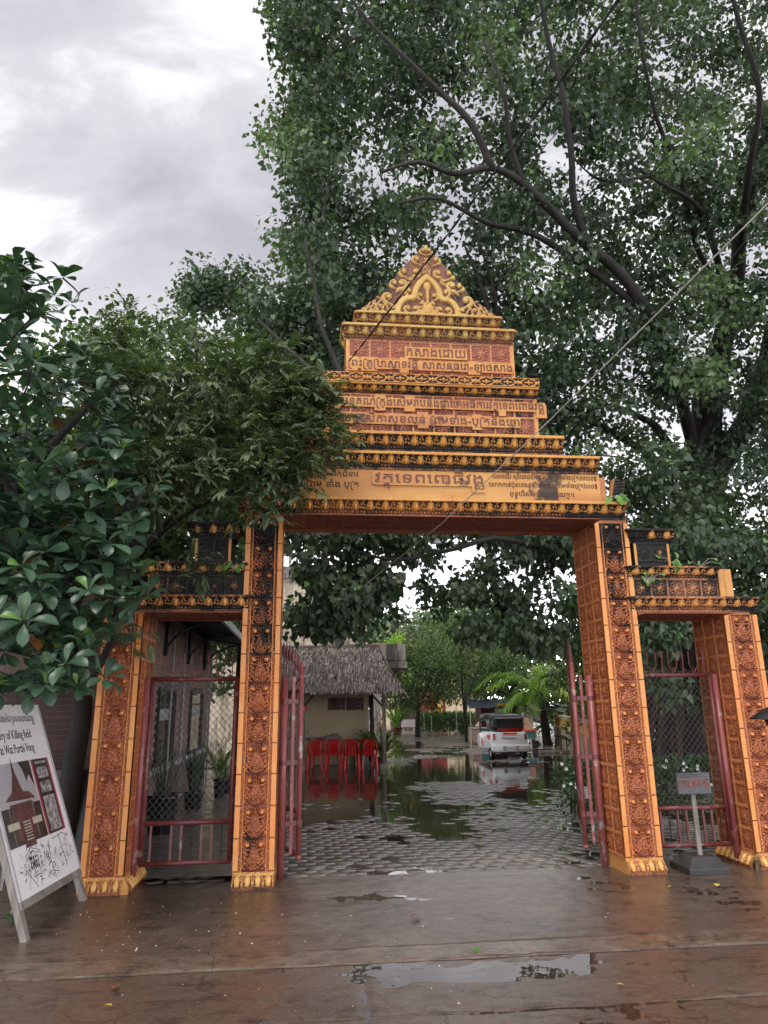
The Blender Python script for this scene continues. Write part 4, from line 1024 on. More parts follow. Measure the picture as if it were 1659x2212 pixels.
# ================================================================== BROAD-LEAFED TREE at the left edge
al = empty('broad_leaf_tree', (-3.15, 7.3, 0), 0, 'broad-leafed tree with glossy rosettes of large leaves at the left edge', 'tree'); ao = Vector((-3.15, 7.3, 0))
tb = MB(); nd = limb(tb, [Vector((0, 0, -.05)), Vector((.12, -.1, .9)), Vector((.25, -.35, 1.7)), Vector((.2, -1.1, 2.7)), Vector((-.1, -1.9, 3.8)), Vector((-.3, -2.3, 5))], .13, .04, 10)
for q in ([(.25, -.35, 1.7), (.8, -1.2, 2.1), (1.1, -1.9, 2.4)], [(.22, -.8, 2.3), (.8, -1.5, 2.9), (1.2, -1.9, 3.2)], [(0, -1.6, 3.3), (.5, -1.9, 3.7), (.9, -2.1, 4.0)], [(-.1, -1.9, 3.8), (-.6, -2.2, 4.4)], [(.2, -1.1, 2.6), (-.3, -1.8, 2.9), (-.6, -2.2, 3.2)]):
    nd += limb(tb, [Vector(v) for v in q], .05, .018, 7)
tb.build('trunk', M['bark'], al, True)
rc = []
ed2 = [(500, 90), (545, 100), (600, 150), (650, 150), (700, 130), (760, 200), (800, 290), (850, 300), (920, 330), (1000, 300), (1050, 380), (1100, 345), (1180, 310), (1250, 335), (1300, 335), (1340, 275), (1400, 245), (1450, 215), (1500, 200), (1540, 60)]
g3 = np.random.default_rng(5)
while len(rc) < 430:
    x, y = g3.uniform(-220, 350), g3.uniform(560, 1500)
    lim = np.interp(y, [a for a, _ in ed2], [b_ for _, b_ in ed2])
    if x > lim - 30: continue
    if y < 620 and x > 60: continue
    if x < 80 and y > 1440: continue
    Y = g3.uniform(4.6, 6.9) if x < 150 else g3.uniform(4.9, 6.5)
    rc.append((Vector(at(x, y, Y)) - ao))
for _ in range(130):
    x, y = g3.uniform(-60, 320), g3.uniform(1080, 1490); lim = np.interp(y, [a for a, _b in ed2], [b_ for _a, b_ in ed2])
    if x < lim - 30: rc.append(Vector(at(x, y, g3.uniform(5.0, 5.9))) - ao)
for x, y, Y in ((135, 600, 5.2), (155, 655, 5.2), (70, 585, 5.0), (30, 565, 4.9), (320, 1285, 5.0), (305, 1235, 5.1), (225, 1465, 5.0), (190, 1400, 4.9), (100, 1480, 4.8), (250, 1370, 5)): rc.append(Vector(at(x, y, Y)) - ao)
P = []; Tt = []; Nn = []; S = []; ti = []; P2 = []; T2 = []; N2_ = []
for c_ in rc:
    ax = Vector((g3.normal(.1, .35), g3.normal(-.35, .35), 1)).normalized(); n = int(g3.integers(7, 11)); a0 = g3.uniform(0, 6.3)
    u = ax.cross(Vector((1, 0, 0))).normalized(); v = ax.cross(u)
    for k in range(n):
        a = a0 + k * 2.4; el = g3.uniform(-.35, .75) if k > 2 else g3.uniform(.5, 1.1)
        t = (u * math.cos(a) + v * math.sin(a)) * math.cos(el) + ax * math.sin(el) + Vector((0, 0, -.12))
        if g3.random() < .006: P2.append(tuple(c_ + t * .02)); T2.append(tuple(t + Vector((0, 0, -.6)))); N2_.append((0, 0, 1.)); continue
        P.append(tuple(c_ + t * .02)); Tt.append(tuple(t)); Nn.append(tuple(ax * 1. + Vector(tuple(g3.normal(0, .2, 3))))); S.append(g3.uniform(.12, .195) * (.7 if k < 2 else 1))
        ti.append(1.0 if (k == 0 and g3.random() < .35) else g3.uniform(.1, .75))
P = np.array(P); Rr = frames(np.array(Tt), np.array(Nn)); S = np.array(S); ti = np.array(ti)
dist = np.linalg.norm(P + np.array(ao) - np.array([0, 0, CH]), axis=1) + np.where(P[:, 0] < -.75, 2., 0); order = np.argsort(dist)
leaf_parts(OBOV, P[order[:300]], Rr[order[:300]], S[order[:300]], ti[order[:300]], M['almond'], al)
leaf_mass('crown', OBOV, P[order[300:]], Rr[order[300:]], S[order[300:]], ti[order[300:]], M['almond'], al, 'stuff')
P2 = np.array(P2); leaf_mass('dying_leaves', OBOV, P2, frames(np.array(T2), np.array(N2_)), np.full(len(P2), .20), np.random.default_rng(1).random(len(P2)), M['almondo'], al)
tw = MB(); twigs(tw, np.array([tuple(v) for v in rc]), nd, .014, 5, .1, 3); tag(tw.build('twigs', M['bark'], al), kind='stuff')

# ================================================================== NARROW-LEAFED TREE reaching over the left wing of the gate
lt_ = empty('narrow_leaf_tree', (-3.3, 8.6, 0), 0, 'narrow-leafed tree whose tufts hang over the left wing of the gate', 'tree'); lo = Vector((-3.3, 8.6, 0))
tb = MB(); nd = limb(tb, [Vector((0, 0, -.05)), Vector((.1, -.2, 1.6)), Vector((.3, -.6, 3.0)), Vector((.7, -1.0, 4.2)), Vector((1.0, -1.3, 5.2))], .11, .03, 9)
for q in ([(.3, -.6, 3.0), (1.2, -1.4, 3.7), (2.0, -2.0, 4.2), (2.6, -2.2, 4.3)], [(.7, -1.5, 4.2), (1.5, -1.9, 4.8), (2.3, -2.1, 4.9)], [(.25, -.8, 2.7), (1.0, -1.7, 3.2), (1.8, -2.2, 3.5), (2.5, -2.3, 3.6)], [(.1, -.5, 2.2), (.6, -1.5, 2.8), (1.1, -2.0, 3.2)], [(.7, -1.5, 4.2), (.2, -1.2, 5.2), (-.2, -.9, 5.8)]):
    nd += limb(tb, [Vector(v) for v in q], .035, .010, 7)
tb.build('trunk', M['bark'], lt_, True)
g4 = np.random.default_rng(9); cc = []
top = [(200, 700), (260, 690), (300, 720), (350, 760), (385, 700), (450, 720), (500, 715), (560, 720), (620, 735), (680, 800), (700, 840), (745, 930), (760, 940)]
bot = [(200, 1100), (260, 1150), (350, 1130), (400, 1060), (440, 1080), (500, 1120), (560, 1130), (615, 1115), (650, 1080), (680, 1055), (700, 1005), (750, 1000), (760, 990)]
while len(cc) < 430:
    x = g4.uniform(200, 752); y = g4.uniform(690, 1150)
    if y < np.interp(x, *zip(*top)) + 18 or y > np.interp(x, *zip(*bot)) - 22: continue
    if 395 < x < 600 and y > 1040 and g4.random() < .7: continue
    Y = g4.uniform(6.0, 6.6) if x > 560 or y > 960 else g4.uniform(6.1, 8.2)
    cc.append(Vector(at(x, y, Y)) - lo)
for x, y, Y in ((420, 1215, 6.3), (440, 1250, 6.3), (405, 1235, 6.35), (320, 1370, 6.5), (725, 950, 6.1), (735, 975, 6.1), (715, 990, 6.15), (590, 1100, 6.1), (555, 1090, 6.2), (280, 690, 7.5), (275, 672, 7.5), (245, 705, 7.5), (390, 700, 7.4)): cc.append(Vector(at(x, y, Y)) - lo)
P = []; Tt = []; Nn = []; S = []; ti = []
for c_ in cc:
    base = g4.uniform(.15, .6) + (.25 if g4.random() < .15 else 0)
    for m in range(7):
        o_ = c_ + Vector(tuple(g4.normal(0, .085, 3))); dr = Vector((g4.normal(.2, .6), g4.normal(-.4, .6), g4.normal(-.1, .5))).normalized()
        u = dr.cross(Vector((0, 0, 1))).normalized()
        for k in range(9):
            f = k / 8; sg = 1 if k % 2 else -1
            t = dr * .8 + u * sg * .8 * (1 - .5 * f) + Vector((0, 0, -.25)); P.append(tuple(o_ + dr * .13 * f)); Tt.append(tuple(t)); Nn.append((g4.normal(0, .3), g4.normal(-.2, .3), 1)); S.append(g4.uniform(.075, .115)); ti.append(np.clip(base + g4.normal(0, .12), 0, 1))
P = np.array(P); leaf_mass('crown', LANCE, P, frames(np.array(Tt), np.array(Nn)), np.array(S), np.array(ti), M['lance'], lt_, 'stuff')
tw = MB(); twigs(tw, np.array([tuple(v) for v in cc]), nd, .012, 4, .1, 3); tag(tw.build('twigs', M['bark'], lt_), kind='stuff')

# ================================================================== TREES FURTHER BACK
def bg_tree(loc, h, r, label, mat='bgleaf', n=60, leafn=60, size=.17, trunk=.16, seed=1, shape=OVAL, low=.35, cat='tree', name='tree', squash=.8, tint=.4, group='trees beyond the gate'):
    g_ = np.random.default_rng(seed); root = empty(name, loc, 0, label, cat, group)
    b = MB(); nd_ = limb(b, [Vector((0, 0, -.1)), Vector((g_.normal(0, .15), g_.normal(0, .15), h * .35)), Vector((g_.normal(0, .3), g_.normal(0, .3), h * .75))], trunk, trunk * .35, 8)
    for k in range(5):
        a = k * 1.26 + g_.random(); nd_ += limb(b, [nd_[int(len(nd_) * .45)], Vector((math.cos(a) * r * .4, math.sin(a) * r * .4, h * .6)), Vector((math.cos(a) * r * .75, math.sin(a) * r * .75, h * (.7 + .15 * g_.random())))], trunk * .4, trunk * .12, 6)
    b.build('trunk', M['bark'], root, True)
    c_ = g_.normal(0, 1, (n, 3)); c_ /= np.linalg.norm(c_, axis=1, keepdims=True); c_ *= (.45 + .55 * g_.random((n, 1)) ** .5)
    zc = h * (low + 1) / 2; c_ = c_ * np.array([r, r, h * (1 - low) / 2]) + np.array([0, 0, zc])
    A = clump_leaves(c_, leafn, r * .24, size, .2, np.clip(tint + g_.normal(0, .18, n), 0, 1), .6, seed)
    leaf_mass('crown', shape, *A, M[mat], root, 'stuff'); return root
bg_tree((1.55, 37, 0), 4.7, 2.3, 'dark bushy tree behind the hut eave with pale trunk', n=130, leafn=80, size=.15, seed=2, low=.28, tint=.42)
bg_tree((4.2, 41.5, 0), 5.8, 2.9, 'dark bushy tree between the hedge and the blue tarpaulin', n=130, leafn=80, size=.15, seed=3, low=.3, tint=.38)
bg_tree((5.6, 33.5, 0), 3.9, 1.9, 'lighter green shrubby tree behind the blue tarpaulin', n=90, leafn=80, size=.14, seed=4, low=.2, tint=.62)
bg_tree((3.4, 31.5, 0), 5.6, 2.2, 'loose tree with small bright leaves above the tuk-tuk', n=85, leafn=50, size=.13, seed=5, low=.5, tint=.6, trunk=.08)
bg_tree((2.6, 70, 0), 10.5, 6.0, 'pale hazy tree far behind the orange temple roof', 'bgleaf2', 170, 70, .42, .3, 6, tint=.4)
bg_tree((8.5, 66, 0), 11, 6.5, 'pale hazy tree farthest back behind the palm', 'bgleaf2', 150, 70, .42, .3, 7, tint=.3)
bg_tree((.75, 46, 0), 5.9, 1.2, 'small lime green tree peeping over the grey concrete parapet', 'limeleaf', 50, 50, .16, .1, 8, tint=.6)
bg_tree((9.3, 24, 0), 6, 2.6, 'dark tree behind the balustrade wall', n=120, leafn=70, size=.17, seed=9, low=.18, tint=.3)
bg_tree((11.8, 18, 0), 7, 3.0, 'dark tree at the right behind the outermost pillar', n=120, leafn=70, size=.17, seed=10, low=.05, tint=.28)
bg_tree((9.2, 13.5, 0), 5.0, 2.3, 'low dense tree right of the great trunk', n=120, leafn=80, size=.14, seed=12, low=.0, tint=.34)
bg_tree((6.6, 20.5, 0), 5.2, 2.0, 'dark thicket tree directly behind the great trunk', n=110, leafn=70, size=.15, seed=13, low=.0, tint=.2)
bg_tree((-6.2, 12.5, 0), 6.6, 2.6, 'dark tree behind the left building roof', n=120, leafn=70, size=.17, seed=14, low=.42, tint=.35)
bg_tree((-3.9, 11.6, 0), 8.2, 2.5, 'tall leafy tree rising behind the narrow-leafed tree at the left', n=190, leafn=90, size=.13, seed=41, low=.42, tint=.32)
bg_tree((-3.1, 15.5, 0), 8.6, 1.5, 'slim leafy tree left behind the left pillar of the gate', n=90, leafn=80, size=.13, seed=42, low=.52, tint=.36)
bg_tree((-8.6, 9.5, 0), 8.0, 3.0, 'tall dark tree left of the brick wall', n=120, leafn=70, size=.2, seed=15, low=.2, tint=.3)
bg_tree((-5.4, 19.5, 0), 5.2, 1.9, 'green tree behind the wing of the left building', n=80, leafn=70, size=.16, seed=16, low=.3, tint=.5)
bg_tree((17, 40, 0), 9, 5, 'broad dark tree beyond the right boundary', n=120, leafn=60, size=.34, seed=17, low=.05, tint=.3)
bg_tree((-14, 34, 0), 9, 5, 'broad dark tree far behind the left building', n=120, leafn=60, size=.34, seed=18, low=.05, tint=.35)
def hedge(name, loc, sx, sy, sz, label, n, size, flowers=0, seed=1, rz=0, tint=.45, shape=OVAL, cat='hedge', mat='hedge'):
    g_ = np.random.default_rng(seed); root = empty(name, loc, rz, label, cat)
    p = g_.uniform(-1, 1, (n, 3)); p[:, 2] = g_.random(n) ** .6; q = (np.abs(p[:, 0]) ** 4 + np.abs(p[:, 1]) ** 4 + p[:, 2] ** 4); p = p[q < 1.3]
    p = p * np.array([sx / 2, sy / 2, sz]) * (1 + .12 * vnoise(p[:, 0] * 3, p[:, 1] * 3 + p[:, 2] * 3, 1, seed)[:, None] * 2)
    m = len(p); t = g_.normal(0, .6, (m, 3)) + np.array([0, -.3, .2]); nn = g_.normal(0, .5, (m, 3)) + np.array([0, -.3, .8])
    leaf_mass('foliage', shape, p, frames(t, nn), size * (.6 + .7 * g_.random(m)), np.clip(tint + .5 * vnoise(p[:, 0], p[:, 2] * 2, .35, 4) + g_.normal(0, .12, m), 0, 1), M[mat], root, 'stuff')
    b = MB()
    for k in range(8): b.tube([(sx * (k / 7 - .5) * .8, 0, -.02), (sx * (k / 7 - .5) * .8 + .05, .02, sz * .7)], [.02, .008], 5)
    b.build('stems', M['bark'], root)
    if flowers:
        f = MB()
        for k in range(flowers):
            a, h_ = g_.uniform(-.5, .5) * sx, sz * g_.uniform(.55, 1.04); y = -sy / 2 * g_.uniform(.6, 1.02)
            for j in range(5): an = j * 1.257; f.add([(a, y, h_), (a + .02 * math.cos(an), y - .006, h_ + .02 * math.sin(an)), (a + .027 * math.cos(an + .5), y - .008, h_ + .027 * math.sin(an + .5)), (a + .02 * math.cos(an + 1), y - .006, h_ + .02 * math.sin(an + 1))], [(0, 1, 2, 3)])
        f.build('white_flowers', M['petal'], root)
    return root
hedge('flowering_hedge', G(5.9, 3.2), 3.6, .9, .80, 'dark clipped hedge dotted with white flowers behind the right side gate', 5200, .06, 46, 21, PSI, .25)
hedge('round_hedge', (3.6, 39.8, 0), 3.9, 1.5, 1.12, 'long rounded fine-leafed green hedge at the back of the courtyard', 9000, .17, 0, 22, 0, .95, LANCE)
hedge('shrub', (2.85, 11.1, 0), .42, .5, .78, 'small leafy shrub beside the folded right gate leaf', 500, .075, 6, 23, 0, .65, OVAL, 'shrub')
hedge('undergrowth', (7.4, 23, 0), 2.4, .9, .35, 'low weeds along the foot of the balustrade wall', 900, .12, 0, 24, 0, .5, LANCE, 'weeds')
tl_ = hedge('tree_belt', (4, 84, 0), 90, 5, 9, 'dark belt of trees closing the view at the horizon', 9000, 1.1, 0, 31, 0, .4, OVAL, 'tree belt', 'bgleaf')
hedge('boundary_hedge', (10.5, 36, 0), 7, 2, 2.6, 'tall dark hedge behind the balustrade wall and the palm', 4200, .26, 0, 32, -.5, .45, OVAL, 'hedge', 'bgleaf')
# palms -----------------------------------------------------------
def frond(V_, F_, T_, base, az_, el, Lf, droop, nl, ll, wd, tint, g_):
    p = Vector(base); d_ = Vector((math.cos(az_) * math.cos(el), math.sin(az_) * math.cos(el), math.sin(el))); pts = [p.copy()]
    for k in range(nl):
        d_ = (d_ + Vector((0, 0, -droop / nl))).normalized(); p = p + d_ * Lf / nl; pts.append(p.copy())
    side = Vector((-math.sin(az_), math.cos(az_), 0))
    for k in range(len(pts) - 1):                 # rachis
        w_ = .012 * Lf * (1 - k / nl) + .003; b0 = len(V_); a, c_ = pts[k], pts[k + 1]
        V_ += [a - side * w_, a + side * w_, c_ + side * w_ * .9, c_ - side * w_ * .9]; F_.append((b0, b0 + 1, b0 + 2, b0 + 3)); T_ += [tint] * 4
        if k < nl * .12: continue
        f = k / nl; l_ = ll * (math.sin(math.pi * min(1, f * .85 + .18)) * .8 + .25)
        dd_ = (c_ - a).normalized()
        for sg in (-1, 1):
            t = (side * sg * .75 + dd_ * .75 + Vector((0, 0, .25 + g_.normal(0, .12)))).normalized(); e1 = a + t * l_ * .5; e2 = a + t * l_ + Vector((0, 0, -.42 * l_)); n_ = t.cross(Vector((0, 0, 1))).normalized() * wd
            b0 = len(V_); V_ += [a, e1 + n_, e2, e1 - n_]; F_.append((b0, b0 + 1, b0 + 2, b0 + 3)); T_ += [min(1, max(0, tint + g_.normal(0, .12)))] * 4
def frond_obj(name, base, az_, el, Lf, droop, nl, ll, wd, tint, g_, mat, parent):
    V_, F_, T_ = [], [], []; frond(V_, F_, T_, base, az_, el, Lf, droop, nl, ll, wd, tint, g_)
    return link(name, np_mesh(name, [tuple(v) for v in V_], F_, mat, False, {'tint': T_}), parent)
g5 = np.random.default_rng(31)
pl_ = empty('palm_tree', (6.05, 28.4, 0), 0, 'palm tree with drooping yellow-green fronds over the market stall', 'palm tree')
b = MB(); limb(b, [Vector((.12, 0, -.05)), Vector((.05, 0, .9)), Vector((-.1, 0, 1.9))], .19, .13, 10); b.build('trunk', M['bark'], pl_, True)
for k in range(19): frond_obj('frond', (-.1, 0, 1.95), k * 2.4, g5.uniform(.15, 1.25), g5.uniform(2.0, 2.9), g5.uniform(1.3, 2.2), 28, .75, .034, g5.uniform(.35, 1), g5, M['palm'], pl_)
def pot_mesh(b, r, h, lip=.02): b.lathe([(r * .62, 0), (r * .78, h * .15), (r * .97, h * .6), (r, h * .85), (r + lip, h * .88), (r + lip, h), (r * .86, h), (r * .84, h * .9), (0.001, h * .9)], n=20); return b
def potted_palm(loc, h, potr, poth, label, n=14, mat='palm', pm_='terracotta', spread=.7, ll=.2, seed=1, stems=True, group=None):
    g_ = np.random.default_rng(seed); root = empty('potted_palm', loc, 0, label, 'potted plant', group)
    pot_mesh(MB(), potr, poth); b = pot_mesh(MB(), potr, poth); b.build('pot', M[pm_], root, True)
    s_ = MB(); s_.lathe([(potr * .83, poth * .91), (.001, poth * .92)], n=14); s_.build('soil', M['soil'], root)
    for k in range(n):
        a = k * 2.4; rr2 = potr * .35 * g_.random(); frond_obj('frond', (rr2 * math.cos(a), rr2 * math.sin(a), poth * .9), a, g_.uniform(.9, 1.45), h * g_.uniform(.6, 1.05), g_.uniform(.5, 1.3), 18, ll, ll * .08, g_.uniform(.3, 1), g_, M[mat], root)
    return root
potted_palm((-.14, 19.75, 0), 1.05, .13, .24, 'potted areca palm in a terracotta pot standing in water by the hut', 18, seed=2, ll=.30)
potted_palm((.55, 40, 0), 2.0, .28, .4, 'tall yellow-green palm clump behind the potted palm', 14, seed=3, ll=.5)
def blade_pot(loc, h, r, ph, label, n, seed, wide=.02, mat='lance', tint=.3, lean=.35):
    g_ = np.random.default_rng(seed); root = empty('potted_plant', loc, PSI, label, 'potted plant', 'black pots along the left building')
    pot_mesh(MB(), r, ph); pot_mesh(b := MB(), r, ph); b.build('pot', M['blackpot'], root, True)
    V_, F_, T_ = [], [], []
    for k in range(n):
        a = k * 2.4; le = lean * g_.uniform(.1, 1.3); hh = h * g_.uniform(.6, 1.05); d_ = Vector((math.cos(a) * le, math.sin(a) * le, 1)); p = Vector((math.cos(a) * r * .3, math.sin(a) * r * .3, ph * .85)); sd_ = Vector((-math.sin(a), math.cos(a), 0)) * wide
        prev = None
        for j in range(5):
            f = j / 4; q = p + d_ * hh * f + Vector((math.cos(a), math.sin(a), -.5)) * (hh * .35 * le * f * f); w_ = sd_ * (1 - f ** 2 * .97); b0 = len(V_); V_ += [q - w_, q + w_]; T_ += [tint + .1 * f] * 2
            if j: F_.append((b0 - 2, b0 - 1, b0 + 1, b0))
    link('blades', np_mesh('blades', [tuple(v) for v in V_], F_, M[mat], False, {'tint': T_}), root); return root
blade_pot(G(-1.16, 2.85), .75, .21, .50, 'nearest black pot of thin spiky leaves by the left building', 42, 1, .012)
blade_pot(G(-1.10, 5.05), .75, .15, .30, 'middle black pot of tall broad dark blades by the left building', 26, 2, .045, 'almond', .05, .2)
r_ = blade_pot(G(-.86, 6.4), .55, .10, .36, 'farthest black pot with a bright green fern by the left building', 16, 3, .012, 'palm', .5, .5)
for k in range(14): frond_obj('frond', (0, 0, .4), k * 2.4, g5.uniform(.6, 1.4), g5.uniform(.5, .85), g5.uniform(.6, 1.2), 14, .16, .02, g5.uniform(.2, .8), g5, M['palm'], r_)
blade_pot(G(-.80, 6.9), .45, .10, .30, 'black pot half hidden behind the fern pot by the left building', 16, 4, .012)

# ================================================================== BUILDINGS
# --- left building of pinkish brick running back from the gate
lb = empty('brick_building', G(-1.45, 1.0), PSI, 'pinkish brick building with tall windows and dark awning behind the left side opening', 'building')
WLEN, WZ = 8.0, 2.92
b = MB(); b.box(-.25, -.02, 0, WLEN, 0, WZ); b.box(-3.2, -.02, WLEN - .2, WLEN, 0, WZ); b.box(-3.2, -.02, 0, .2, 0, WZ); wl = b.build('wall', M['mortar'], lb)
wins = [(2.62, 3.86, .79, 1.80), (5.52, 6.92, .80, 1.82)]
def inwin(y0, y1, z0, z1):
    return any(y1 > a - .05 and y0 < b_ + .05 and z1 > c_ - .05 and z0 < d_ + .05 for a, b_, c_, d_ in wins)
bw, bh = .21, .058; bm = MB(); bm.box(0, .020, .004, bw - .004, .004, bh - .004); bmm = bm.mesh('brick', M['brick'])
bricks = []; rowi = 0; z = .86
while z < 2.70:
    y = 1.3 + (rowi % 2) * bw / 2
    while y < WLEN - bw:
        if not inwin(y, y + bw, z, z + bh): bricks.append((y, z))
        y += bw
    z += bh; rowi += 1
bricks.sort(key=lambda q: q[0])
bp = bricks[:300]; br = bricks[300:]
for y, z in bp: link('brick', bmm, wl, (-.020 + random.uniform(-.002, .003), y, z))
b = MB()
for y, z in br: x_ = random.uniform(-.002, .003); b.box(-.02 + x_, .0 + x_, y + .004, y + bw - .004, z + .004, z + bh - .004)
tag(b.build('bricks', M['brick'], wl), kind='stuff')
for a, b_, c_, d_ in wins:
    q = MB(); q.box(-.02, .03, a - .04, a, c_ - .04, d_ + .04); q.box(-.02, .03, b_, b_ + .04, c_ - .04, d_ + .04); q.box(-.02, .03, a, b_, c_ - .04, c_); q.box(-.02, .03, a, b_, d_, d_ + .04); q.box(-.02, .02, a, b_, d_ - .22, d_ - .19); f = q.build('window', M['dark'], lb)
    q = MB(); q.box(-.015, -.004, a, b_, c_, d_); q.build('pane', M['glass'], f)
    q = MB(); q.box(-.003, .006, a + .1, b_ - .25, d_ - .42, d_ - .26); q.build('notice', M['frame'], f)
q = MB(); q.box(-.02, .05, 1.0, WLEN + .02, .68, .76); q.build('sill_band', M['frame'], lb)
for y in (3.4, 4.5, 7.9): q = MB(); q.tube([(.03, y, .05), (.03, y, 2.85)], .018, 8); q.build('downpipe', M['frame'], lb, True)
q = MB(); q.box(-.02, .006, WLEN - .18, WLEN + .01, .76, 2.85); q.build('corner_strip', M['frame'], lb)
q = MB()
for k in range(60): q.add([(-.1 + 0.0, -1 + k * .16, 2.98), (.88, -1 + k * .16, 2.80), (.88, -.92 + k * .16, 2.825), (-.1, -.92 + k * .16, 3.005), (.88, -.84 + k * .16, 2.80), (-.1, -.84 + k * .16, 2.98)], [(0, 1, 2, 3), (3, 2, 4, 5)])
q.build('awning', M['corr'], lb)
q = MB(); q.box(.86, .90, -1, 8.6, 2.72, 2.83); q.build('awning_fascia', M['frame'], lb)
for y in (.6, 2.65, 4.7, 6.75):
    q = MB(); q.bar((.03, y + .1, 2.28), (.03, y + .1, 2.92), .05, .05); q.tube([(.04 + .75 * (1 - math.cos(t)), y + .1, 2.32 + .45 * math.sin(t)) for t in [j * math.pi / 16 for j in range(9)]], .018, 6); q.bar((.03, y + .1, 2.90), (.86, y + .1, 2.76), .035, .035); q.build('bracket', M['dark'], lb)
q = MB(); q.prism([(-3.5, 2.95), (.1, 2.98), (-1.6, 3.9)], -.3, WLEN + .3); q.build('roof', M['corr'], lb)
# --- dark brick boundary wall left of the gate, behind the sign
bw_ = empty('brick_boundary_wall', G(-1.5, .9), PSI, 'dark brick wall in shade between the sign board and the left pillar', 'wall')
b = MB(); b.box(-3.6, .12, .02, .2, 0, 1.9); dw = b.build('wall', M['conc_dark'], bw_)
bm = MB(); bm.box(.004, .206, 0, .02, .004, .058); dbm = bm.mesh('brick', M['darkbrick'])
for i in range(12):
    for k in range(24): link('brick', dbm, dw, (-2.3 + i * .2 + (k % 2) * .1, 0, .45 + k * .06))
ft = empty('garden_screen', G(-1.62, .62), PSI, 'low dark panel with a scrolled iron top beside the left pillar', 'screen')
b = MB(); b.box(-.32, .30, 0, .04, 0, .98); b.build('panel', M['dark'], ft)
b = MB()
for k in (-1, 1): b.tube([(k * .14 + .13 * math.cos(t), .02, .99 + .10 * math.sin(t)) for t in [j * math.pi / 10 for j in range(11)]], .006, 5)
b.tube([(0, .02, .98), (0, .02, 1.25)], .007, 5); spear(b, (0, .02, 1.2), .1); b.build('scrollwork', M['dark'], ft)
# --- old beige building with balustraded roof terrace
bb = empty('concrete_building', (-2.2, 26, 0), .03, 'tall old beige building with stained walls and roof balustrade behind the hut', 'building')
b = MB(); b.box(-7, .98, 0, 7, 0, 6.15); b.build('wall', M['beige'], bb)
b = MB(); b.box(.981, 1.55, .6, 7, 0, 5.6); b.build('side_wall', M['cream'], bb)
b = MB(); b.box(-7.2, 1.9, -.15, 7.2, 6.15, 6.58); b.build('cornice_band', M['greyc'], bb)
b = MB(); b.add([(1.0, .1, 5.35), (1.55, .1, 5.55), (2.95, .1, 6.1), (1.0, .1, 6.1), (1.0, 6, 5.35), (1.55, 6, 5.55), (2.95, 6, 6.1), (1.0, 6, 6.1)], [(0, 1, 2, 3), (7, 6, 5, 4), (0, 4, 5, 1), (1, 5, 6, 2), (2, 6, 7, 3)]); b.build('cantilevered_soffit', M['cream'], bb)
b = MB(); b.box(1.9, 3.0, 0, 6.2, 6.102, 6.35); b.build('eave_slab', M['greyc'], bb)
b = MB(); b.box(-7.1, 1.7, -.1, .06, 7.02, 7.12); b.build('handrail', M['greyc'], bb)
bal = MB(); bal.lathe([(.05, 0), (.05, .05), (.03, .08), (.055, .18), (.03, .30), (.05, .40), (.05, .44)], n=8); balm = bal.mesh('baluster', M['greyc'], True)
for k in range(26): link('baluster', balm, bb, (-5.4 + k * .27, -.02, 6.58))
b = MB(); b.tube([(1.03, -.05, 0), (1.03, -.05, 6.1)], .04, 8); b.build('drainpipe', M['frame'], bb, True)
tk = empty('concrete_canopy', (.0, 25, 0), .03, 'stained grey concrete canopy block jutting out behind the thatched roof', 'canopy')
b = MB(); b.box(-1.6, .70, 0, 1.6, 3.06, 3.62); b.build('parapet', M['greyc'], tk)
b = MB(); b.box(-1.6, .74, -.04, 1.64, 2.80, 3.0); b.box(-1.6, .68, .02, 1.58, 3.0, 3.06); b.build('slab', M['greyc'], tk)
b = MB(); b.bar((.6, .3, 2.76), (-.3, .4, 2.45), .15, .12); b.box(-.5, -.2, .3, .6, 0, 2.8); b.build('bracket', M['greyc'], tk)
# --- thatched hut
ht = empty('thatched_hut', (-1.2, 18.9, 0), .02, 'open hut with shaggy grey palm-thatch roof and cream back wall', 'hut')
b = MB(); b.box(-1.75, .74, 1.7, 1.85, 0, 2.25); b.box(-1.75, -1.6, .35, 1.7, 0, 2.1); wh = b.build('wall', M['cream'], ht)
for x0 in (-.42, .10):
    q = MB()
    for i in range(2):
        for k in range(3):
            cx, cz = x0 + .12 + i * .24, 1.50 + k * .105
            q.tube([(cx + .045 * math.cos(t), 1.685, cz + .045 * math.sin(t)) for t in [j * math.pi / 5 for j in range(11)]], .010, 4, False)
            q.bar((cx - .11, 1.685, cz), (cx - .05, 1.685, cz), .02, .02); q.bar((cx + .05, 1.685, cz), (cx + .11, 1.685, cz), .02, .02)
        for k in range(4): q.box(x0 + i * .24, x0 + .24 + i * .24, 1.67, 1.70, 1.442 + k * .105, 1.456 + k * .105)
    for k in range(3): q.box(x0 - .005 + k * .24, x0 + .012 + k * .24, 1.672, 1.702, 1.43, 1.77)
    q.build('vent_block', M['greyc'], wh); q = MB(); q.box(x0, x0 + .48, 1.688, 1.699, 1.44, 1.77); q.build('vent_shade_sheet', M['maroon'], wh)  # maroon sheet behind the blocks stands in for shade in the openings
b = MB()
for z0, zw in ((.72, .95),): b.prism([(-1.5, .66), (-.9, .62), (-.4, .60), (.05, .64), (-.02, .72), (-.16, .84), (-.42, .78), (-.6, .72), (-1.5, .74)], 1.694, 1.6995)
b.prism([(.30, .0), (.74, .0), (.74, .52), (.58, .50), (.48, .36), (.34, .30)], 1.694, 1.6995); b.build('damp_stain', M['greyc'], wh)
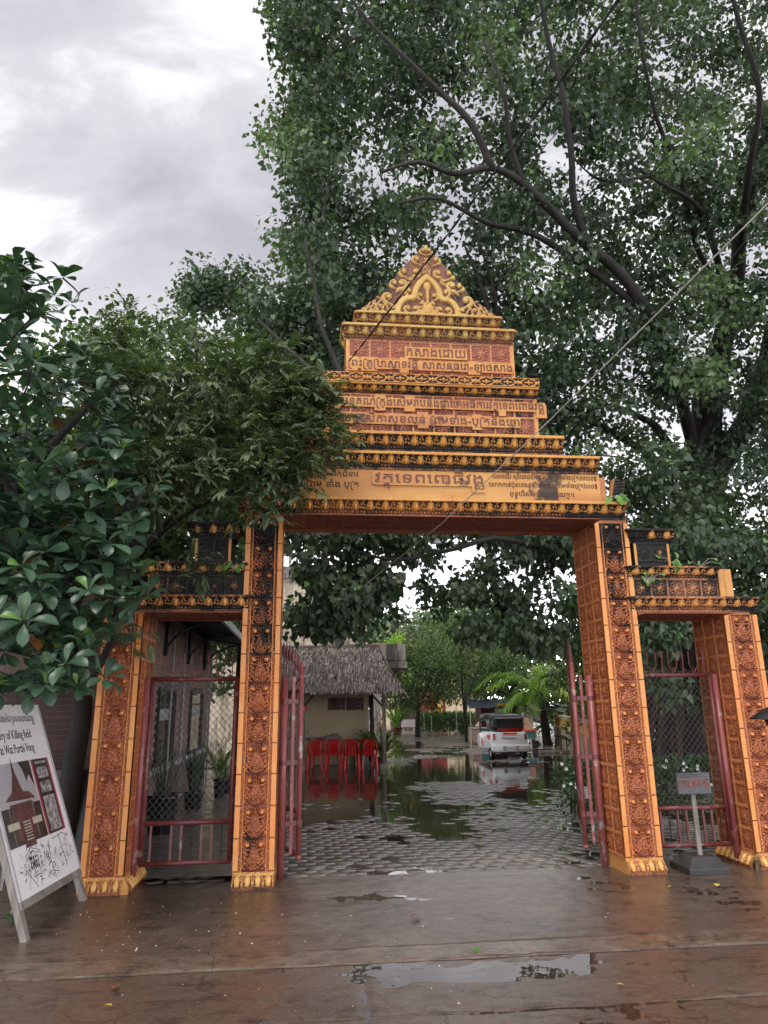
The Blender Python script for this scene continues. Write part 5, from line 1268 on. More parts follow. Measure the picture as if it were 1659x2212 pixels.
for x, y, m_, r_ in ((-.96, -.05, 'postgrey', .055), (1.12, .05, 'wood', .055), (.80, 1.2, 'woodd', .07), (-1.75, .1, 'woodd', .05)):
    q = MB(); q.tube([(x, y, 0), (x + .02, y, 1.0), (x, y, 1.95)], [r_, r_ * .95, r_ * .9], 10); p_ = q.build('post', M[m_], ht, True)
    q = MB(); q.box(x - .1, x + .1, y - .1, y + .1, 0, .12); q.build('post_base', M['postgrey'], p_)
q = MB(); q.bar((-.96, -.05, 1.5), (-.66, -.05, 1.86), .05, .05); q.bar((-.96, -.05, 1.5), (-1.26, -.05, 1.86), .05, .05); q.bar((1.12, .05, 1.5), (.8, .05, 1.86), .05, .05); q.bar((-2, -.02, 1.88), (1.35, -.02, 1.9), .07, .08); q.bar((1.12, 0, 1.88), (1.0, 1.8, 1.9), .07, .08); q.build('roof_beams', M['woodd'], ht)
# roof: slope facing the courtyard, hip end on the right; thousands of frayed palm strips
def thatch():
    g_ = np.random.default_rng(4); V_, F_, T_ = [], [], []
    def strip(p, dn, wdir, l_, w_, t):
        b0 = len(V_); n_ = dn.cross(wdir).normalized(); V_.extend([p - wdir * w_, p + wdir * w_, p + dn * l_ + wdir * w_ * .5 + n_ * .02 * g_.normal(), p + dn * l_ - wdir * w_ * .5]); F_.append((b0, b0 + 1, b0 + 2, b0 + 3)); T_.extend([t * .55, t * .55, t, t])
    E0, R0 = Vector((-2.1, -.55, 1.92)), Vector((-2.1, 1.35, 3.16))
    for r_ in range(22):
        f = 1 - r_ / 22; n = int(300)
        for k in range(n):
            u = (k + g_.random()) / n; xr_e = 1.62 - (1 - .0) * 0; 
            ff = min(1, max(0, f + g_.normal(0, .018)))          # 0 at ridge, 1 at eave
            xmax = 1.02 + .60 * ff ** 1.3; x = -2.1 + (xmax + 2.1) * u
            y = 1.35 - 1.9 * ff; z = 3.16 - 1.24 * ff - .05 * math.sin(math.pi * ff) + .012 * g_.normal()
            dn = Vector((g_.normal(.02, .16), -1.9, -1.24)).normalized(); strip(Vector((x, y, z + .02)), dn, Vector((1, g_.normal(0, .3), g_.normal(0, .25))).normalized(), g_.uniform(.10, .24), g_.uniform(.006, .015), float(np.clip(g_.normal(.55, .28), 0, 1)))
        for k in range(130):                                     # hip end
            ff = min(1, max(0, f + g_.normal(0, .018))); u = g_.random(); xe = 1.02 + .60 * ff ** 1.3
            y = (1.35 - 1.9 * ff) * (1 - u) + (1.35 + 1.3 * ff) * u; z = 3.16 - 1.24 * ff
            strip(Vector((xe + .01, y, z + .01)), Vector((.7, g_.normal(0, .2), -1.2)).normalized(), Vector((0, 1, g_.normal(0, .2))).normalized(), g_.uniform(.1, .24), g_.uniform(.006, .015), float(np.clip(g_.normal(.5, .28), 0, 1)))
    return np_mesh('thatch_strips', [tuple(v) for v in V_], F_, M['thatch'], False, {'tint': T_})
b = MB(); b.add([(-2.1, -.5, 1.90), (1.60, -.5, 1.90), (1.0, 1.35, 3.13), (-2.1, 1.35, 3.13), (1.60, 2.6, 1.9), (-2.1, 2.6, 1.9)], [(0, 1, 2, 3), (1, 4, 2), (2, 4, 5, 3), (0, 3, 5), (0, 5, 4, 1)]); rf = b.build('roof', M['woodd'], ht)
tag(link('thatch_strips', thatch(), rf), kind='stuff')
q = MB(); q.bar((-2.1, 1.35, 3.17), (.98, 1.35, 3.18), .10, .07); q.build('ridge_cap', M['postgrey'], rf)
nd_ = empty('number_disc', (-2.13, 18.78, 1.49), .02, 'small round red disc with a white 2 on the grey hut post', 'sign')
b = MB(); b.add([(.095 * math.cos(t), .0, .095 * math.sin(t)) for t in [j * math.pi / 10 for j in range(20)]] + [(.095 * math.cos(t), .01, .095 * math.sin(t)) for t in [j * math.pi / 10 for j in range(20)]], [tuple(range(20)), tuple(range(39, 19, -1))] + [(i, i + 20, (i + 1) % 20 + 20, (i + 1) % 20) for i in range(20)]); b.build('disc', M['redpl'], nd_)
write('2', -.035, .035, -.05, .14, nd_, -.006, M['whitep'], 'number', False, .004)
# --- red plastic chairs
def chair():
    root = empty('plastic_chair', (0, 0, 0), 0, 'red plastic chair', 'chair', 'red plastic chairs under the hut roof')
    b = MB(); b.add([(-.17, -.16, .335), (.17, -.16, .335), (.15, .15, .325), (-.15, .15, .325), (-.17, -.16, .355), (.17, -.16, .355), (.15, .15, .345), (-.15, .15, .345)], [(3, 2, 1, 0), (4, 5, 6, 7), (0, 1, 5, 4), (1, 2, 6, 5), (2, 3, 7, 6), (3, 0, 4, 7)]); b.build('seat', M['redpl'], root, bevel=.01)
    for x, y in ((-.16, -.15), (.16, -.15), (-.14, .14), (.14, .14)):
        q = MB(); q.bar((x, y, .34), (x * 1.22, y * 1.25, 0), .038, .026); q.build('leg', M['redpl'], root, bevel=.004)
    q = MB(); q.tube(smooth_path([(-.16, -.15, .34), (-.175, -.19, .50), (-.15, -.21, .64), (-.07, -.22, .69), (.07, -.22, .69), (.15, -.21, .64), (.175, -.19, .50), (.16, -.15, .34)], 4), .017, 6)
    for k in range(5): x = -.09 + k * .045; q.bar((x, -.155, .35), (x * 1.05, -.215, .67), .024, .010)
    q.tube(smooth_path([(-.165, -.17, .52), (-.18, 0, .50), (-.16, .12, .36)], 3), .014, 6); q.tube(smooth_path([(.165, -.17, .52), (.18, 0, .50), (.16, .12, .36)], 3), .014, 6); q.build('backrest', M['redpl'], root)
    return root
c0 = chair(); cl = [('leftmost', 'front'), ('second from the left', 'front'), ('third from the left', 'front'), ('rightmost', 'front'), ('leftmost', 'back'), ('second from the left', 'back'), ('third from the left', 'back'), ('rightmost', 'back')]
for i, (x, y, a) in enumerate(((-1.84, 19.02, .02), (-1.36, 19.02, -.05), (-.88, 18.98, .0), (-.44, 19.02, .08), (-1.79, 19.75, .04), (-1.42, 19.8, .1), (-1.0, 19.7, 0), (-.56, 19.75, -.06))):
    o = c0 if i == 0 else copy_tree(c0); o.location = (x, y, 0); o.rotation_euler.z = a
    o['label'] = 'red plastic chair, %s in the %s row under the hut roof' % cl[i]
gbn = empty('plastic_bin', (-.76, 20.1, 0), 0, 'green plastic tub standing behind the red chairs', 'bin')
b = MB(); b.lathe([(.13, 0), (.17, .6), (.19, .62), (.19, .68), (.16, .68), (.14, .1)], n=18); b.build('tub', M['greenpl'], gbn, True)
# --- low wall with balusters on the right
bw2 = empty('balustrade_wall', (6.9, 30.5, 0), math.atan2(-10.5, -1.6), 'stained cream wall with a row of yellow balusters along the right side', 'wall')
b = MB(); b.box(0, 13, 0, .14, 0, .66); b.build('wall', M['wallb'], bw2)
b = MB(); b.box(0, 13, -.03, .17, 1.02, 1.12); b.box(0, 13, -.02, .16, .662, .70); b.build('coping', M['wallb'], bw2)
bal = MB(); bal.lathe([(.045, 0), (.03, .04), (.05, .13), (.025, .2), (.04, .3), (.045, .325)], n=8); bm2 = bal.mesh('baluster', M['yellowp'], True)
for k in range(64): link('baluster', bm2, bw2, (.12 + k * .2, .07, .70))
# --- temple parts at the very back
tp_ = empty('temple_hall', (2.2, 60, 0), 0, 'temple hall with orange tiled gable roof and golden finials far behind', 'building')
b = MB(); b.box(-3, 6, 1, 8, 0, 4.6); b.build('wall', M['cream'], tp_)
b = MB(); b.add([(-3.4, .4, 5.2), (6.4, .4, 5.2), (6.4, 4, 6.9), (-3.4, 4, 6.9), (-3.4, 8, 5.2), (6.4, 8, 5.2)], [(0, 1, 2, 3), (3, 2, 5, 4), (0, 3, 4), (1, 5, 2), (0, 4, 5, 1)]); rf = b.build('roof', M['rooftile'], tp_)
q = MB()
for r2 in range(14):
    for k in range(58):
        f = r2 / 14; q.box(-3.4 + k * .17, -3.26 + k * .17, .38 + 3.6 * f, .5 + 3.6 * f, 5.22 + 1.7 * f, 5.29 + 1.7 * f)
tag(q.build('roof_tiles', M['rooftile'], rf), kind='stuff')
for x in (-.5, .15, .9):
    q = MB(); q.lathe([(.12, 0), (.07, .2), (.09, .3), (.03, .5), (.008, 1.0)], n=8, c=(x, 3.9, 6.9)); q.build('finial', M['yellowp'], rf, True)
q = MB(); q.prism([(-.2, 5.2), (1.8, 5.2), (.8, 6.5)], .0, .4); q.build('gable', M['cream'], rf); 
sh = empty('shrine', (2.6, 52, 0), 0, 'red and yellow shrine base seen between the trees at the back', 'shrine')
b = MB(); b.box(-1.2, 1.6, 0, 1, 0, 2.9); b.build('wall', M['redwall'], sh); b = MB(); b.box(-1.3, 1.3, -.5, -.2, 1.0, 1.2); b.box(-1.5, 1.5, -.45, -.25, .0, .2); b.build('platform', M['yellowp'], sh)
for k in (1, 2, 5):
    q = MB(); q.lathe([(.16, 0), (.2, .1), (.2, .42), (.1, .6), (.02, .7)], n=8, c=(-1.3 + k * .5, -.35, 1.2)); q.build('boundary_stone', M['yellowp'], sh, True)
for k in range(3):
    q = MB(); q.box(-1.4 + k * .9, -1.3 + k * .9, -.4, -.3, .2, 1.0); q.build('pier', M['yellowp'], sh)
st = empty('stupa', (1.55, 47.5, 0), 0, 'stepped brown stone stupa base behind the bench', 'monument')
for k, (w_, z0, z1) in enumerate(((1.3, 0, .5), (1.15, .5, .85), (.95, .85, 1.25), (.7, 1.25, 1.7), (.5, 1.7, 2.3), (.3, 2.3, 3.2))):
    b = MB(); b.box(-w_, w_, -w_, w_, z0, z1 - .05); b.box(-w_ - .05, w_ + .05, -w_ - .05, w_ + .05, z1 - .05, z1); b.build('tier', M['stone'], st)
be = empty('stone_bench', (1.32, 45, 0), 0, 'pale lilac stone bench with a back in front of the stupa base', 'bench')
b = MB(); b.box(-.42, .42, -.2, .2, .26, .34); b.build('seat', M['benchst'], be); b = MB(); b.box(-.42, .42, .17, .24, .34, .70); b.build('backrest', M['benchst'], be)
for x in (-.34, .30): b = MB(); b.box(x, x + .07, -.16, .18, 0, .26); b.build('leg', M['benchst'], be)
for i, (x, y) in enumerate(((1.97, 38.8), (2.36, 38.8), (3.68, 38.8), (4.9, 38.5))):
    po = empty('bamboo_pole', (x, y, 0), 0, ['thin bamboo pole at the left end of the round hedge', 'thin bamboo pole just right of the hedge left end', 'thin bamboo pole at the middle of the round hedge', 'thin bamboo pole by the blue tarpaulin corner'][i], 'pole', 'bamboo poles with footings along the hedge')
    b = MB(); b.tube([(0, 0, 0), (.01, 0, 1.9)], .022, 6); b.build('pole', M['bambo'], po); b = MB(); b.lathe([(.14, 0), (.13, .12), (.06, .16), (.001, .17)], n=10); b.build('footing', M['postgrey'], po)
h2 = empty('thatched_shelter', (-.15, 47, 0), 0, 'small brown thatched shelter roof far behind the hut post', 'shelter')
b = MB(); b.add([(-.9, -.9, 1.3), (.9, -.9, 1.3), (.9, .9, 1.3), (-.9, .9, 1.3), (0, 0, 2.15)], [(0, 1, 4), (1, 2, 4), (2, 3, 4), (3, 0, 4), (3, 2, 1, 0)]); b.build('roof', M['stone'], h2)
for x in (-.7, .7):
    for y in (-.7, .7): b = MB(); b.tube([(x, y, 0), (x, y, 1.35)], .05, 6); b.build('post', M['woodd'], h2)

# ================================================================== VEHICLE, STALL AND PEOPLE
tt = empty('tuk_tuk', (3.58, 21.55, 0), R(8), 'white three-wheeled tuk-tuk with black canopy seen from behind in the puddle', 'tuk-tuk')
def loft(secs, n_=None):       # secs: list of closed polylines of equal length
    b = MB(); n = len(secs[0]); vs = [p for s_ in secs for p in s_]
    b.add(vs, [(i * n + k, i * n + (k + 1) % n, (i + 1) * n + (k + 1) % n, (i + 1) * n + k) for i in range(len(secs) - 1) for k in range(n)] + [tuple(range(n))[::-1], tuple((len(secs) - 1) * n + k for k in range(n))]); return b
def rsec(y, w_, z0, z1, c_):   # rounded rectangle in x,z
    o_ = []
    for cx, cz, a0 in ((w_ - c_, z1 - c_, 0), (-w_ + c_, z1 - c_, 90), (-w_ + c_, z0 + c_, 180), (w_ - c_, z0 + c_, 270)):
        for k in range(4): a = R(a0 + k * 30); o_.append((cx + c_ * math.cos(a), y, cz + c_ * math.sin(a)))
    return o_
loft([rsec(0, .48, .32, .73, .09), rsec(.04, .54, .28, .76, .10), rsec(.25, .55, .28, .77, .05), rsec(1.25, .54, .24, .74, .05), rsec(1.9, .46, .22, .66, .06), rsec(2.15, .30, .24, .60, .08)]).build('body', M['white'], tt, True)
b = loft([rsec(-.07, .50, .23, .39, .04), rsec(-.04, .56, .21, .41, .05), rsec(.05, .565, .21, .41, .05)]); b.build('bumper', M['white'], tt, True)
b = loft([rsec(-.01, .42, .78, 1.06, .03), rsec(.0, .42, .78, 1.06, .03)])
cn = loft([rsec(.05, .44, .74, 1.16, .13), rsec(.12, .49, .74, 1.22, .16), rsec(.3, .50, .74, 1.255, .17), rsec(.6, .51, .76, 1.27, .17), rsec(.62, .51, 1.0, 1.275, .135), rsec(1.45, .48, 1.04, 1.27, .11), rsec(1.8, .40, 1.04, 1.20, .075)])
cn.build('canopy', M['vinyl'], tt, True)
for k in range(4):
    q = MB(); q.tube([(-.505, .15 + k * .42, 1.08), (-.46, .15 + k * .42, 1.19), (-.33, .15 + k * .42, 1.26), (0, .15 + k * .42, 1.275), (.33, .15 + k * .42, 1.26), (.46, .15 + k * .42, 1.19), (.505, .15 + k * .42, 1.08)], .010, 6); q.build('canopy_rib', M['vinyl'], tt, True)
q = MB(); q.box(-.38, .40, .028, .039, .84, 1.13); w1 = q.build('rear_window', M['glass'], tt); q = MB(); q.box(-.36, .38, .018, .027, .785, .86); q.build('seat_strip', M['tail'], w1)
q = MB(); q.box(-.36, .36, -.012, .034, 1.14, 1.165); q.build('rolled_flap', M['frame'], tt)
for x in (-.50, .44): q = MB(); q.box(x, x + .06, -.03, .01, .55, .72); q.build('tail_lamp', M['tail'], tt, bevel=.008)
q = MB(); q.box(-.26, .22, -.012, -.001, .685, .745); st1 = q.build('rear_sticker', M['decal'], tt)
q = MB(); q.box(-.26, -.20, -.014, -.012, .69, .74); q.build('sticker_mark', M['whitep'], st1)
q = MB(); q.prism([(-.22, .565), (.20, .565), (.24, .625), (-.26, .625)], -.012, -.001); q.prism([(-.21, .573), (.19, .573), (.22, .617), (-.24, .617)], -.015, -.012); nb = q.build('name_badge', M['plate'], tt); write('maxima', -.17, .16, .577, .042, nb, -.018, M['black'], 'badge_lettering', False, .003)
q = MB(); q.box(-.26, .26, -.085, -.07, .22, .39); rc_ = q.build('plate_recess', M['white'], tt, bevel=.01); q = MB(); q.box(-.12, .12, -.096, -.086, .235, .335); q.build('number_plate', M['plate'], rc_)
for sx_ in (-1, 1):
    for k in range(3): q = MB(); q.box(sx_ * .19 - .05, sx_ * .19 + .05, -.092, -.086, .25 + k * .045, .272 + k * .045); q.build('vent_slot', M['black'], rc_)
q = MB(); q.box(-.566, -.54, .12, .42, .58, .68); q.build('side_sticker', M['decal'], tt); q = MB(); q.prism([(0, 0), (.1, .13), (0, .26), (-.1, .13)], 0, .006); o = q.build('diamond_sticker', M['decal'], tt, loc=(-.566, 1.0, .32), rot=(0, 0, R(90)))
q = MB(); q.box(-.53, -.50, .70, 1.15, .34, .72); q.build('side_opening', M['black'], tt)
for x, y in ((-.49, .24), (.47, .24), (0, 1.9)):
    q = MB(); prf = [(.10, -.05), (.165, -.055), (.185, -.03), (.185, .03), (.165, .055), (.10, .05)]
    vs = []; n = 20
    for r_, a_ in prf:
        for k in range(n): t = 2 * math.pi * k / n; vs.append((x + a_, y + r_ * math.cos(t), .185 + r_ * math.sin(t)))
    q.add(vs, [(i * n + k, i * n + (k + 1) % n, ((i + 1) % 6) * n + (k + 1) % n, ((i + 1) % 6) * n + k) for i in range(6) for k in range(n)]); wh_ = q.build('wheel', M['rubber'], tt, True)
    q = MB(); vs = [(x + a_, y + r_ * math.cos(2 * math.pi * k / n), .185 + r_ * math.sin(2 * math.pi * k / n)) for a_, r_ in ((-.04, .105), (-.02, .05), (.02, .05), (.04, .105)) for k in range(n)]
    q.add(vs, [(i * n + k, i * n + (k + 1) % n, (i + 1) * n + (k + 1) % n, (i + 1) * n + k) for i in range(3) for k in range(n)] + [tuple(range(n, 2 * n)), tuple(range(2 * n, 3 * n))]); q.build('rim', M['rim'], wh_)
q = MB(); q.tube([(-.45, .35, .185), (.45, .35, .185)], .03, 8); q.box(-.2, .2, .2, .5, .14, .22); q.build('axle', M['dark'], tt)
q = MB(); q.box(-.535, -.50, 1.3, 1.36, .7, 1.12); q.box(.50, .535, 1.3, 1.36, .7, 1.12); q.build('canopy_post', M['vinyl'], tt)
ct = empty('market_cart', (3.72, 29.2, 0), .1, 'small handcart with teal and faded pink tin sides beyond the tuk-tuk', 'cart')
b = MB(); b.box(-.28, .30, 0, .8, .10, .62); b.build('box', M['teal'], ct, bevel=.01); b = MB(); b.box(-.31, -.285, -.01, .82, .08, .60); b.box(-.31, .0, -.02, -.004, .08, .58); b.build('side_panel', M['rusty'], ct)
b = MB(); b.box(-.33, .33, -.03, .84, .62, .66); b.build('top_frame', M['frame'], ct)
for x in (-.26, .22): b = MB(); b.lathe([(.09, -.02), (.09, .02)], n=12, c=(x, .1, .09)); b.build('caster', M['rubber'], ct)
b = MB(); b.sphere((.0, .3, .80), .07); b.lathe([(.1, .66), (.12, .78)], n=10, c=(-.02, .3, 0)); b.build('bowl', M['pink'], ct, True)
sl_ = empty('market_stall', (4.7, 29.6, 0), 0, 'makeshift market stall with navy tarpaulin roof and maroon boards', 'stall')
def sheet(pts, nu, nv, amp, seed):
    a, b_, c_, d_ = [Vector(p) for p in pts]; V_ = []
    for i in range(nu + 1):
        for j in range(nv + 1):
            u, v = i / nu, j / nv; p = (a.lerp(b_, u)).lerp(d_.lerp(c_, u), v); p.z += amp * mnoise.noise(p * 2.1 + Vector((seed, 0, 0))) - amp * .9 * math.sin(math.pi * u) * math.sin(math.pi * v) * .7; V_.append(tuple(p))
    return V_, [(i * (nv + 1) + j, (i + 1) * (nv + 1) + j, (i + 1) * (nv + 1) + j + 1, i * (nv + 1) + j + 1) for i in range(nu) for j in range(nv)]
V_, F_ = sheet(((-1.4, -.3, 1.40), (1.1, -.3, 1.52), (1.1, 2.4, 1.78), (-1.2, 2.4, 1.72)), 14, 10, .10, 1); b = MB(); b.add(V_, F_); b.build('tarpaulin', M['tarpblue'], sl_, True)
b = MB(); b.box(-.85, -.35, .2, .26, 0, 1.42); b.box(-.85, -.8, .26, 2.2, 0, 1.42); b.build('side_boards', M['maroon'], sl_); b = MB(); b.box(-.34, .9, 1.6, 1.66, 0, 1.5); b.build('back_board', M['dark'], sl_)
b = MB(); b.box(-.1, .3, 1.50, 1.56, 1.0, 1.35); b.build('hanging_sheet', M['cloth'], sl_)
for x, y in ((-1.35, -.25), (1.05, -.25), (1.05, 2.3)): b = MB(); b.tube([(x, y, 0), (x, y, 1.45)], .02, 6); b.build('pole', M['bambo'], sl_)
b = MB(); b.box(-.2, .2, .15, .2, 1.49, 1.58); b.build('red_banner', M['decal'], sl_)
gt = empty('tarpaulin_awning', (6.0, 27.6, 0), 0, 'sagging grey tarpaulin awning tied between palm and wall', 'awning')
V_, F_ = sheet(((-.9, 0, 1.38), (.75, 0, 1.28), (1.0, 2.4, 1.45), (-.8, 2.4, 1.55)), 12, 8, .16, 5); b = MB(); b.add(V_, F_); b.build('sheet', M['tarpgrey'], gt, True)
V_, F_ = sheet(((.1, 1.2, 1.60), (1.1, 1.0, 1.42), (1.4, 2.6, 1.5), (0, 2.6, 1.66)), 6, 6, .06, 7); b = MB(); b.add(V_, F_); b.build('blue_sheet', M['tarpblue'], gt, True)
for x, y in ((-.85, .05), (.7, .05), (.35, .3)): b = MB(); b.tube([(x, y, 0), (x, y, 1.36)], .015, 6); b.build('pole', M['frame'], gt)
um = empty('market_umbrella', (5.62, 29.3, 0), .3, 'tilted white market umbrella under the awning', 'umbrella')
b = MB(); b.lathe([(.50, 0), (.46, .10), (.25, .20), (.001, .25)], n=10, c=(0, 0, .95)); o = b.build('canopy', M['cloth'], um, rot=(0, R(20), 0)); b = MB(); b.tube([(0, 0, 0), (.1, 0, 1.1)], .015, 6); b.build('pole', M['frame'], um)
tb_ = empty('food_trolley', (4.95, 26.6, 0), 0, 'low food trolley with printed side panel and pink board right of the tuk-tuk', 'trolley')
b = MB(); b.box(-.55, .45, 0, .5, .32, .60); b.build('cabinet', M['frame'], tb_, bevel=.01); b = MB(); b.box(-.5, .4, -.012, -.002, .36, .56); b.build('printed_panel', M['teal'], tb_); b = MB(); b.box(-.05, .42, .45, .49, .61, 1.05); b.build('pink_board', M['pink'], tb_)
b = MB(); b.box(-.6, .5, -.05, .55, .601, .63); b.build('counter_top', M['decal'], tb_)
for x in (-.48, .38): b = MB(); b.lathe([(.09, -.02), (.14, -.02), (.14, .02), (.09, .02)], n=14); o = b.build('wheel', M['rubber'], tb_, loc=(x, -.02, .14), rot=(R(90), 0, 0)); b = MB(); b.box(x - .02, x + .02, .05, .45, 0, .33); b.build('leg', M['dark'], tb_)
for i, (x, y) in enumerate(((6.35, 26.2), (6.15, 24.6))):
    t_ = empty('garden_table', (x, y, 0), .2, ['dark low table with stools in front of the balustrade wall, far one', 'dark low table nearer the gate in front of the balustrade wall'][i], 'table', 'dark low tables by the wall')
    b = MB(); b.box(-.35, .35, -.25, .25, .42, .46); b.build('top', M['dark'], t_)
    for a in (-.3, .3):
        for c_ in (-.2, .2): b = MB(); b.bar((a, c_, .42), (a * 1.1, c_ * 1.1, 0), .03, .03); b.build('leg', M['dark'], t_)
ks = empty('kerb', (5.9, 24.2, 0), .1, 'low dark kerb stone at the foot of the palm', 'kerb'); b = MB(); b.box(-1.0, .9, -.06, .06, 0, .09); b.build('stone', M['postgrey'], ks, bevel=.01)
# person in an orange shirt and hat, stooping at the back of the hut
pe = empty('person', (-.42, 42.5, 0), R(20), 'person in an orange shirt and orange hat stooping beside the far shelter', 'person')
def skin_body(name, V_, E_, rad, mat, parent, sub=2):
    me = bpy.data.meshes.new(name); me.from_pydata(V_, E_, []); o = link(name, me, parent); me.materials.append(mat)
    sk = o.modifiers.new('skin', 'SKIN'); 
    if not me.skin_vertices: me.skin_vertices.new()
    for v, r_ in zip(me.skin_vertices[0].data, rad): v.radius = (r_, r_)
    me.skin_vertices[0].data[0].use_root = True
    ss2 = o.modifiers.new('subdivision', 'SUBSURF'); ss2.levels = sub; ss2.render_levels = sub; return o
q = .72
V_ = [(0, 0, .80), (0, -.05, .98), (0, -.14, 1.14), (0, -.19, 1.22), (-.15, -.12, 1.14), (-.22, -.22, .95), (-.18, -.36, .82), (.15, -.12, 1.14), (.24, -.20, .96), (.20, -.36, .86), (-.09, 0, .76), (-.11, -.03, .42), (-.12, .03, .07), (-.12, -.10, .03), (.09, 0, .76), (.12, -.08, .42), (.13, 0, .07), (.13, -.13, .03)]
V_ = [tuple(c_ * q for c_ in v) for v in V_]
E_ = [(0, 1), (1, 2), (2, 3), (2, 4), (4, 5), (5, 6), (2, 7), (7, 8), (8, 9), (0, 10), (10, 11), (11, 12), (12, 13), (0, 14), (14, 15), (15, 16), (16, 17)]
skin_body('body', V_, E_, [x_ * q for x_ in (.13, .14, .15, .06, .07, .05, .035, .07, .05, .035, .09, .065, .045, .04, .09, .065, .045, .04)], M['orange'], pe)
b = MB(); b.sphere((0, -.25 * q, 1.33 * q), .105 * q, 12, 8, (.9, 1, 1.15)); b.sphere((0, -.355 * q, 1.32 * q), .02 * q, 6, 4); b.sphere((-.1 * q, -.25 * q, 1.33 * q), .025 * q, 6, 4); b.sphere((.1 * q, -.25 * q, 1.33 * q), .025 * q, 6, 4); b.build('head', M['skin'], pe, True)
b = MB(); b.lathe([(.19 * q, 0), (.12 * q, .03), (.10 * q, .10 * q), (.001, .13 * q)], n=14, c=(0, -.25 * q, 1.38 * q)); b.build('hat', M['orange'], pe, True)

# ================================================================== SIGNS, WIRES AND SMALL THINGS
F1, F2 = Vector((-2.484, 5.470, 0)), Vector((-2.525, 6.536, 0)); bx = (F2 - F1).normalized(); nb_ = Vector((bx.y, -bx.x, 0)); TH = .365
up_ = (Vector((0, 0, 1)) * math.cos(TH) - nb_ * math.sin(TH)).normalized(); fn = bx.cross(up_).normalized()
sg = empty('sign_board', F1, 0, 'leaning white information board on wooden legs with a temple photograph and writing', 'sign board')
BM = Matrix((( bx.x, -fn.x, up_.x), (bx.y, -fn.y, up_.y), (bx.z, -fn.z, up_.z))).to_4x4()      # local: x along the foot, -y out of the face, z up the slope
sg.matrix_world = Matrix.Translation(F1) @ BM
BL = (F2 - F1).length; BT = 1.70; B0 = .27
M['navy'] = plain('navy_print', (.02, .02, .06), .5, .2, bump=0)
def mb(name, fnc, mat, par=sg): b = MB(); fnc(b); return b.build(name, M[mat], par)
mb('leg', lambda b: b.box(-.03, .03, 0, .045, 0, BT + .02), 'wood'); mb('leg', lambda b: b.box(BL - .03, BL + .03, 0, .045, 0, BT + .02), 'wood')
fr = mb('board', lambda b: b.box(.0, BL, -.012, -.001, B0, BT), 'whitep'); mb('bottom_rail', lambda b: b.box(-.02, BL + .02, -.016, .03, B0 - .055, B0 - .002), 'wood')
mb('edge_strip', lambda b: b.box(BL + .001, BL + .02, -.02, -.001, B0, BT), 'frame'); mb('edge_strip', lambda b: b.box(-.02, -.001, -.02, -.001, B0, BT), 'frame')
b = MB(); rl = fn * 0; b.bar((.02, .05, BT - .1), (.02, .62, .35), .04, .03); b.bar((BL - .02, .05, BT - .1), (BL - .02, .62, .35), .04, .03); b.build('rear_prop', M['wood'], sg)
write('ប្រវត្តិការចងចាំវត្តទេពពោធិវង្ស', .04, .93, BT - .145, .078, fr, -.0135, M['navy'], thick=.001)
write('History of Killing field', .12, .80, BT - .285, .105, fr, -.0135, M['black'], kh=False, thick=.001); write('at Wat Porthi Vong', .22, .80, BT - .40, .105, fr, -.0135, M['black'], kh=False, thick=.001)
def flat(name, polys, mat, y, par): 
    b = MB()
    for p in polys: b.add([(x, y, z) for x, z in p], [tuple(range(len(p)))])
    return b.build(name, M[mat], par)
def qd(x0, z0, x1, z1): return [(x0, z0), (x1, z0), (x1, z1), (x0, z1)]
# printed photograph of a temple, beside it a glass case between red frames
M['psky'] = plain('printed_pale_sky', (.42, .43, .45), .35, .1, 2, bump=0); M['pdark'] = plain('printed_dark_green', (.035, .045, .04), .35, .6, 9, bump=0); M['pbrown'] = plain('printed_brown', (.13, .06, .06), .35, .4, 14, bump=0)
M['pred'] = plain('printed_red', (.42, .06, .09), .35, .2, 6, bump=0); M['pbone'] = plain('printed_white_shapes', (.55, .55, .55), .35, .8, 22, bump=0, c2=(.06, .06, .065)); M['pcream'] = plain('printed_cream', (.6, .55, .42), .35, .3, 20, bump=0)
PB, PT = .62, BT - .47
ph = flat('printed_photograph', [qd(-.0 + .02, PB, .66, PT)], 'psky', -.0126, fr)
flat('printed_foliage', [[(.44, PT), (.64, PT), (.64, PB + .40), (.58, PB + .50), (.52, PB + .45), (.49, PB + .55)], qd(.02, PB, .66, PB + .28)], 'pdark', -.0130, ph)
flat('printed_temple', [[(.10, PB + .33), (.60, PB + .31), (.52, PB + .37), (.42, PB + .38), (.36, PB + .52), (.335, PB + .66), (.31, PB + .52), (.24, PB + .39)], qd(.16, PB + .03, .54, PB + .30), qd(.26, PB - .03, .44, PB + .08)], 'pbrown', -.0134, ph)
flat('printed_railing', [qd(.06, PB + .12, .24, PB + .17), qd(.46, PB + .12, .62, PB + .17)] + [qd(.30, PB + .02 + k * .022, .42, PB + .028 + k * .022) for k in range(7)] + [qd(.13, PB - .01, .135, PB + .40), qd(.52, PB + .02, .525, PB + .42)], 'pcream', -.0138, ph)
flat('printed_case', [qd(.67, PB, .70, PT), qd(.97, PB, 1.0, PT)], 'pred', -.0130, fr); flat('printed_case_dark', [qd(.70, PB, .97, PT)], 'pdark', -.0126, fr)
flat('printed_case_white', [qd(.73, PB + .02, .945, PB + .30), qd(.74, PB + .33, .94, PB + .42), qd(.74, PB + .45, .94, PB + .54), qd(.74, PB + .57, .94, PT - .02)], 'pbone', -.0130, fr)
g6 = random.Random(4); dr = []
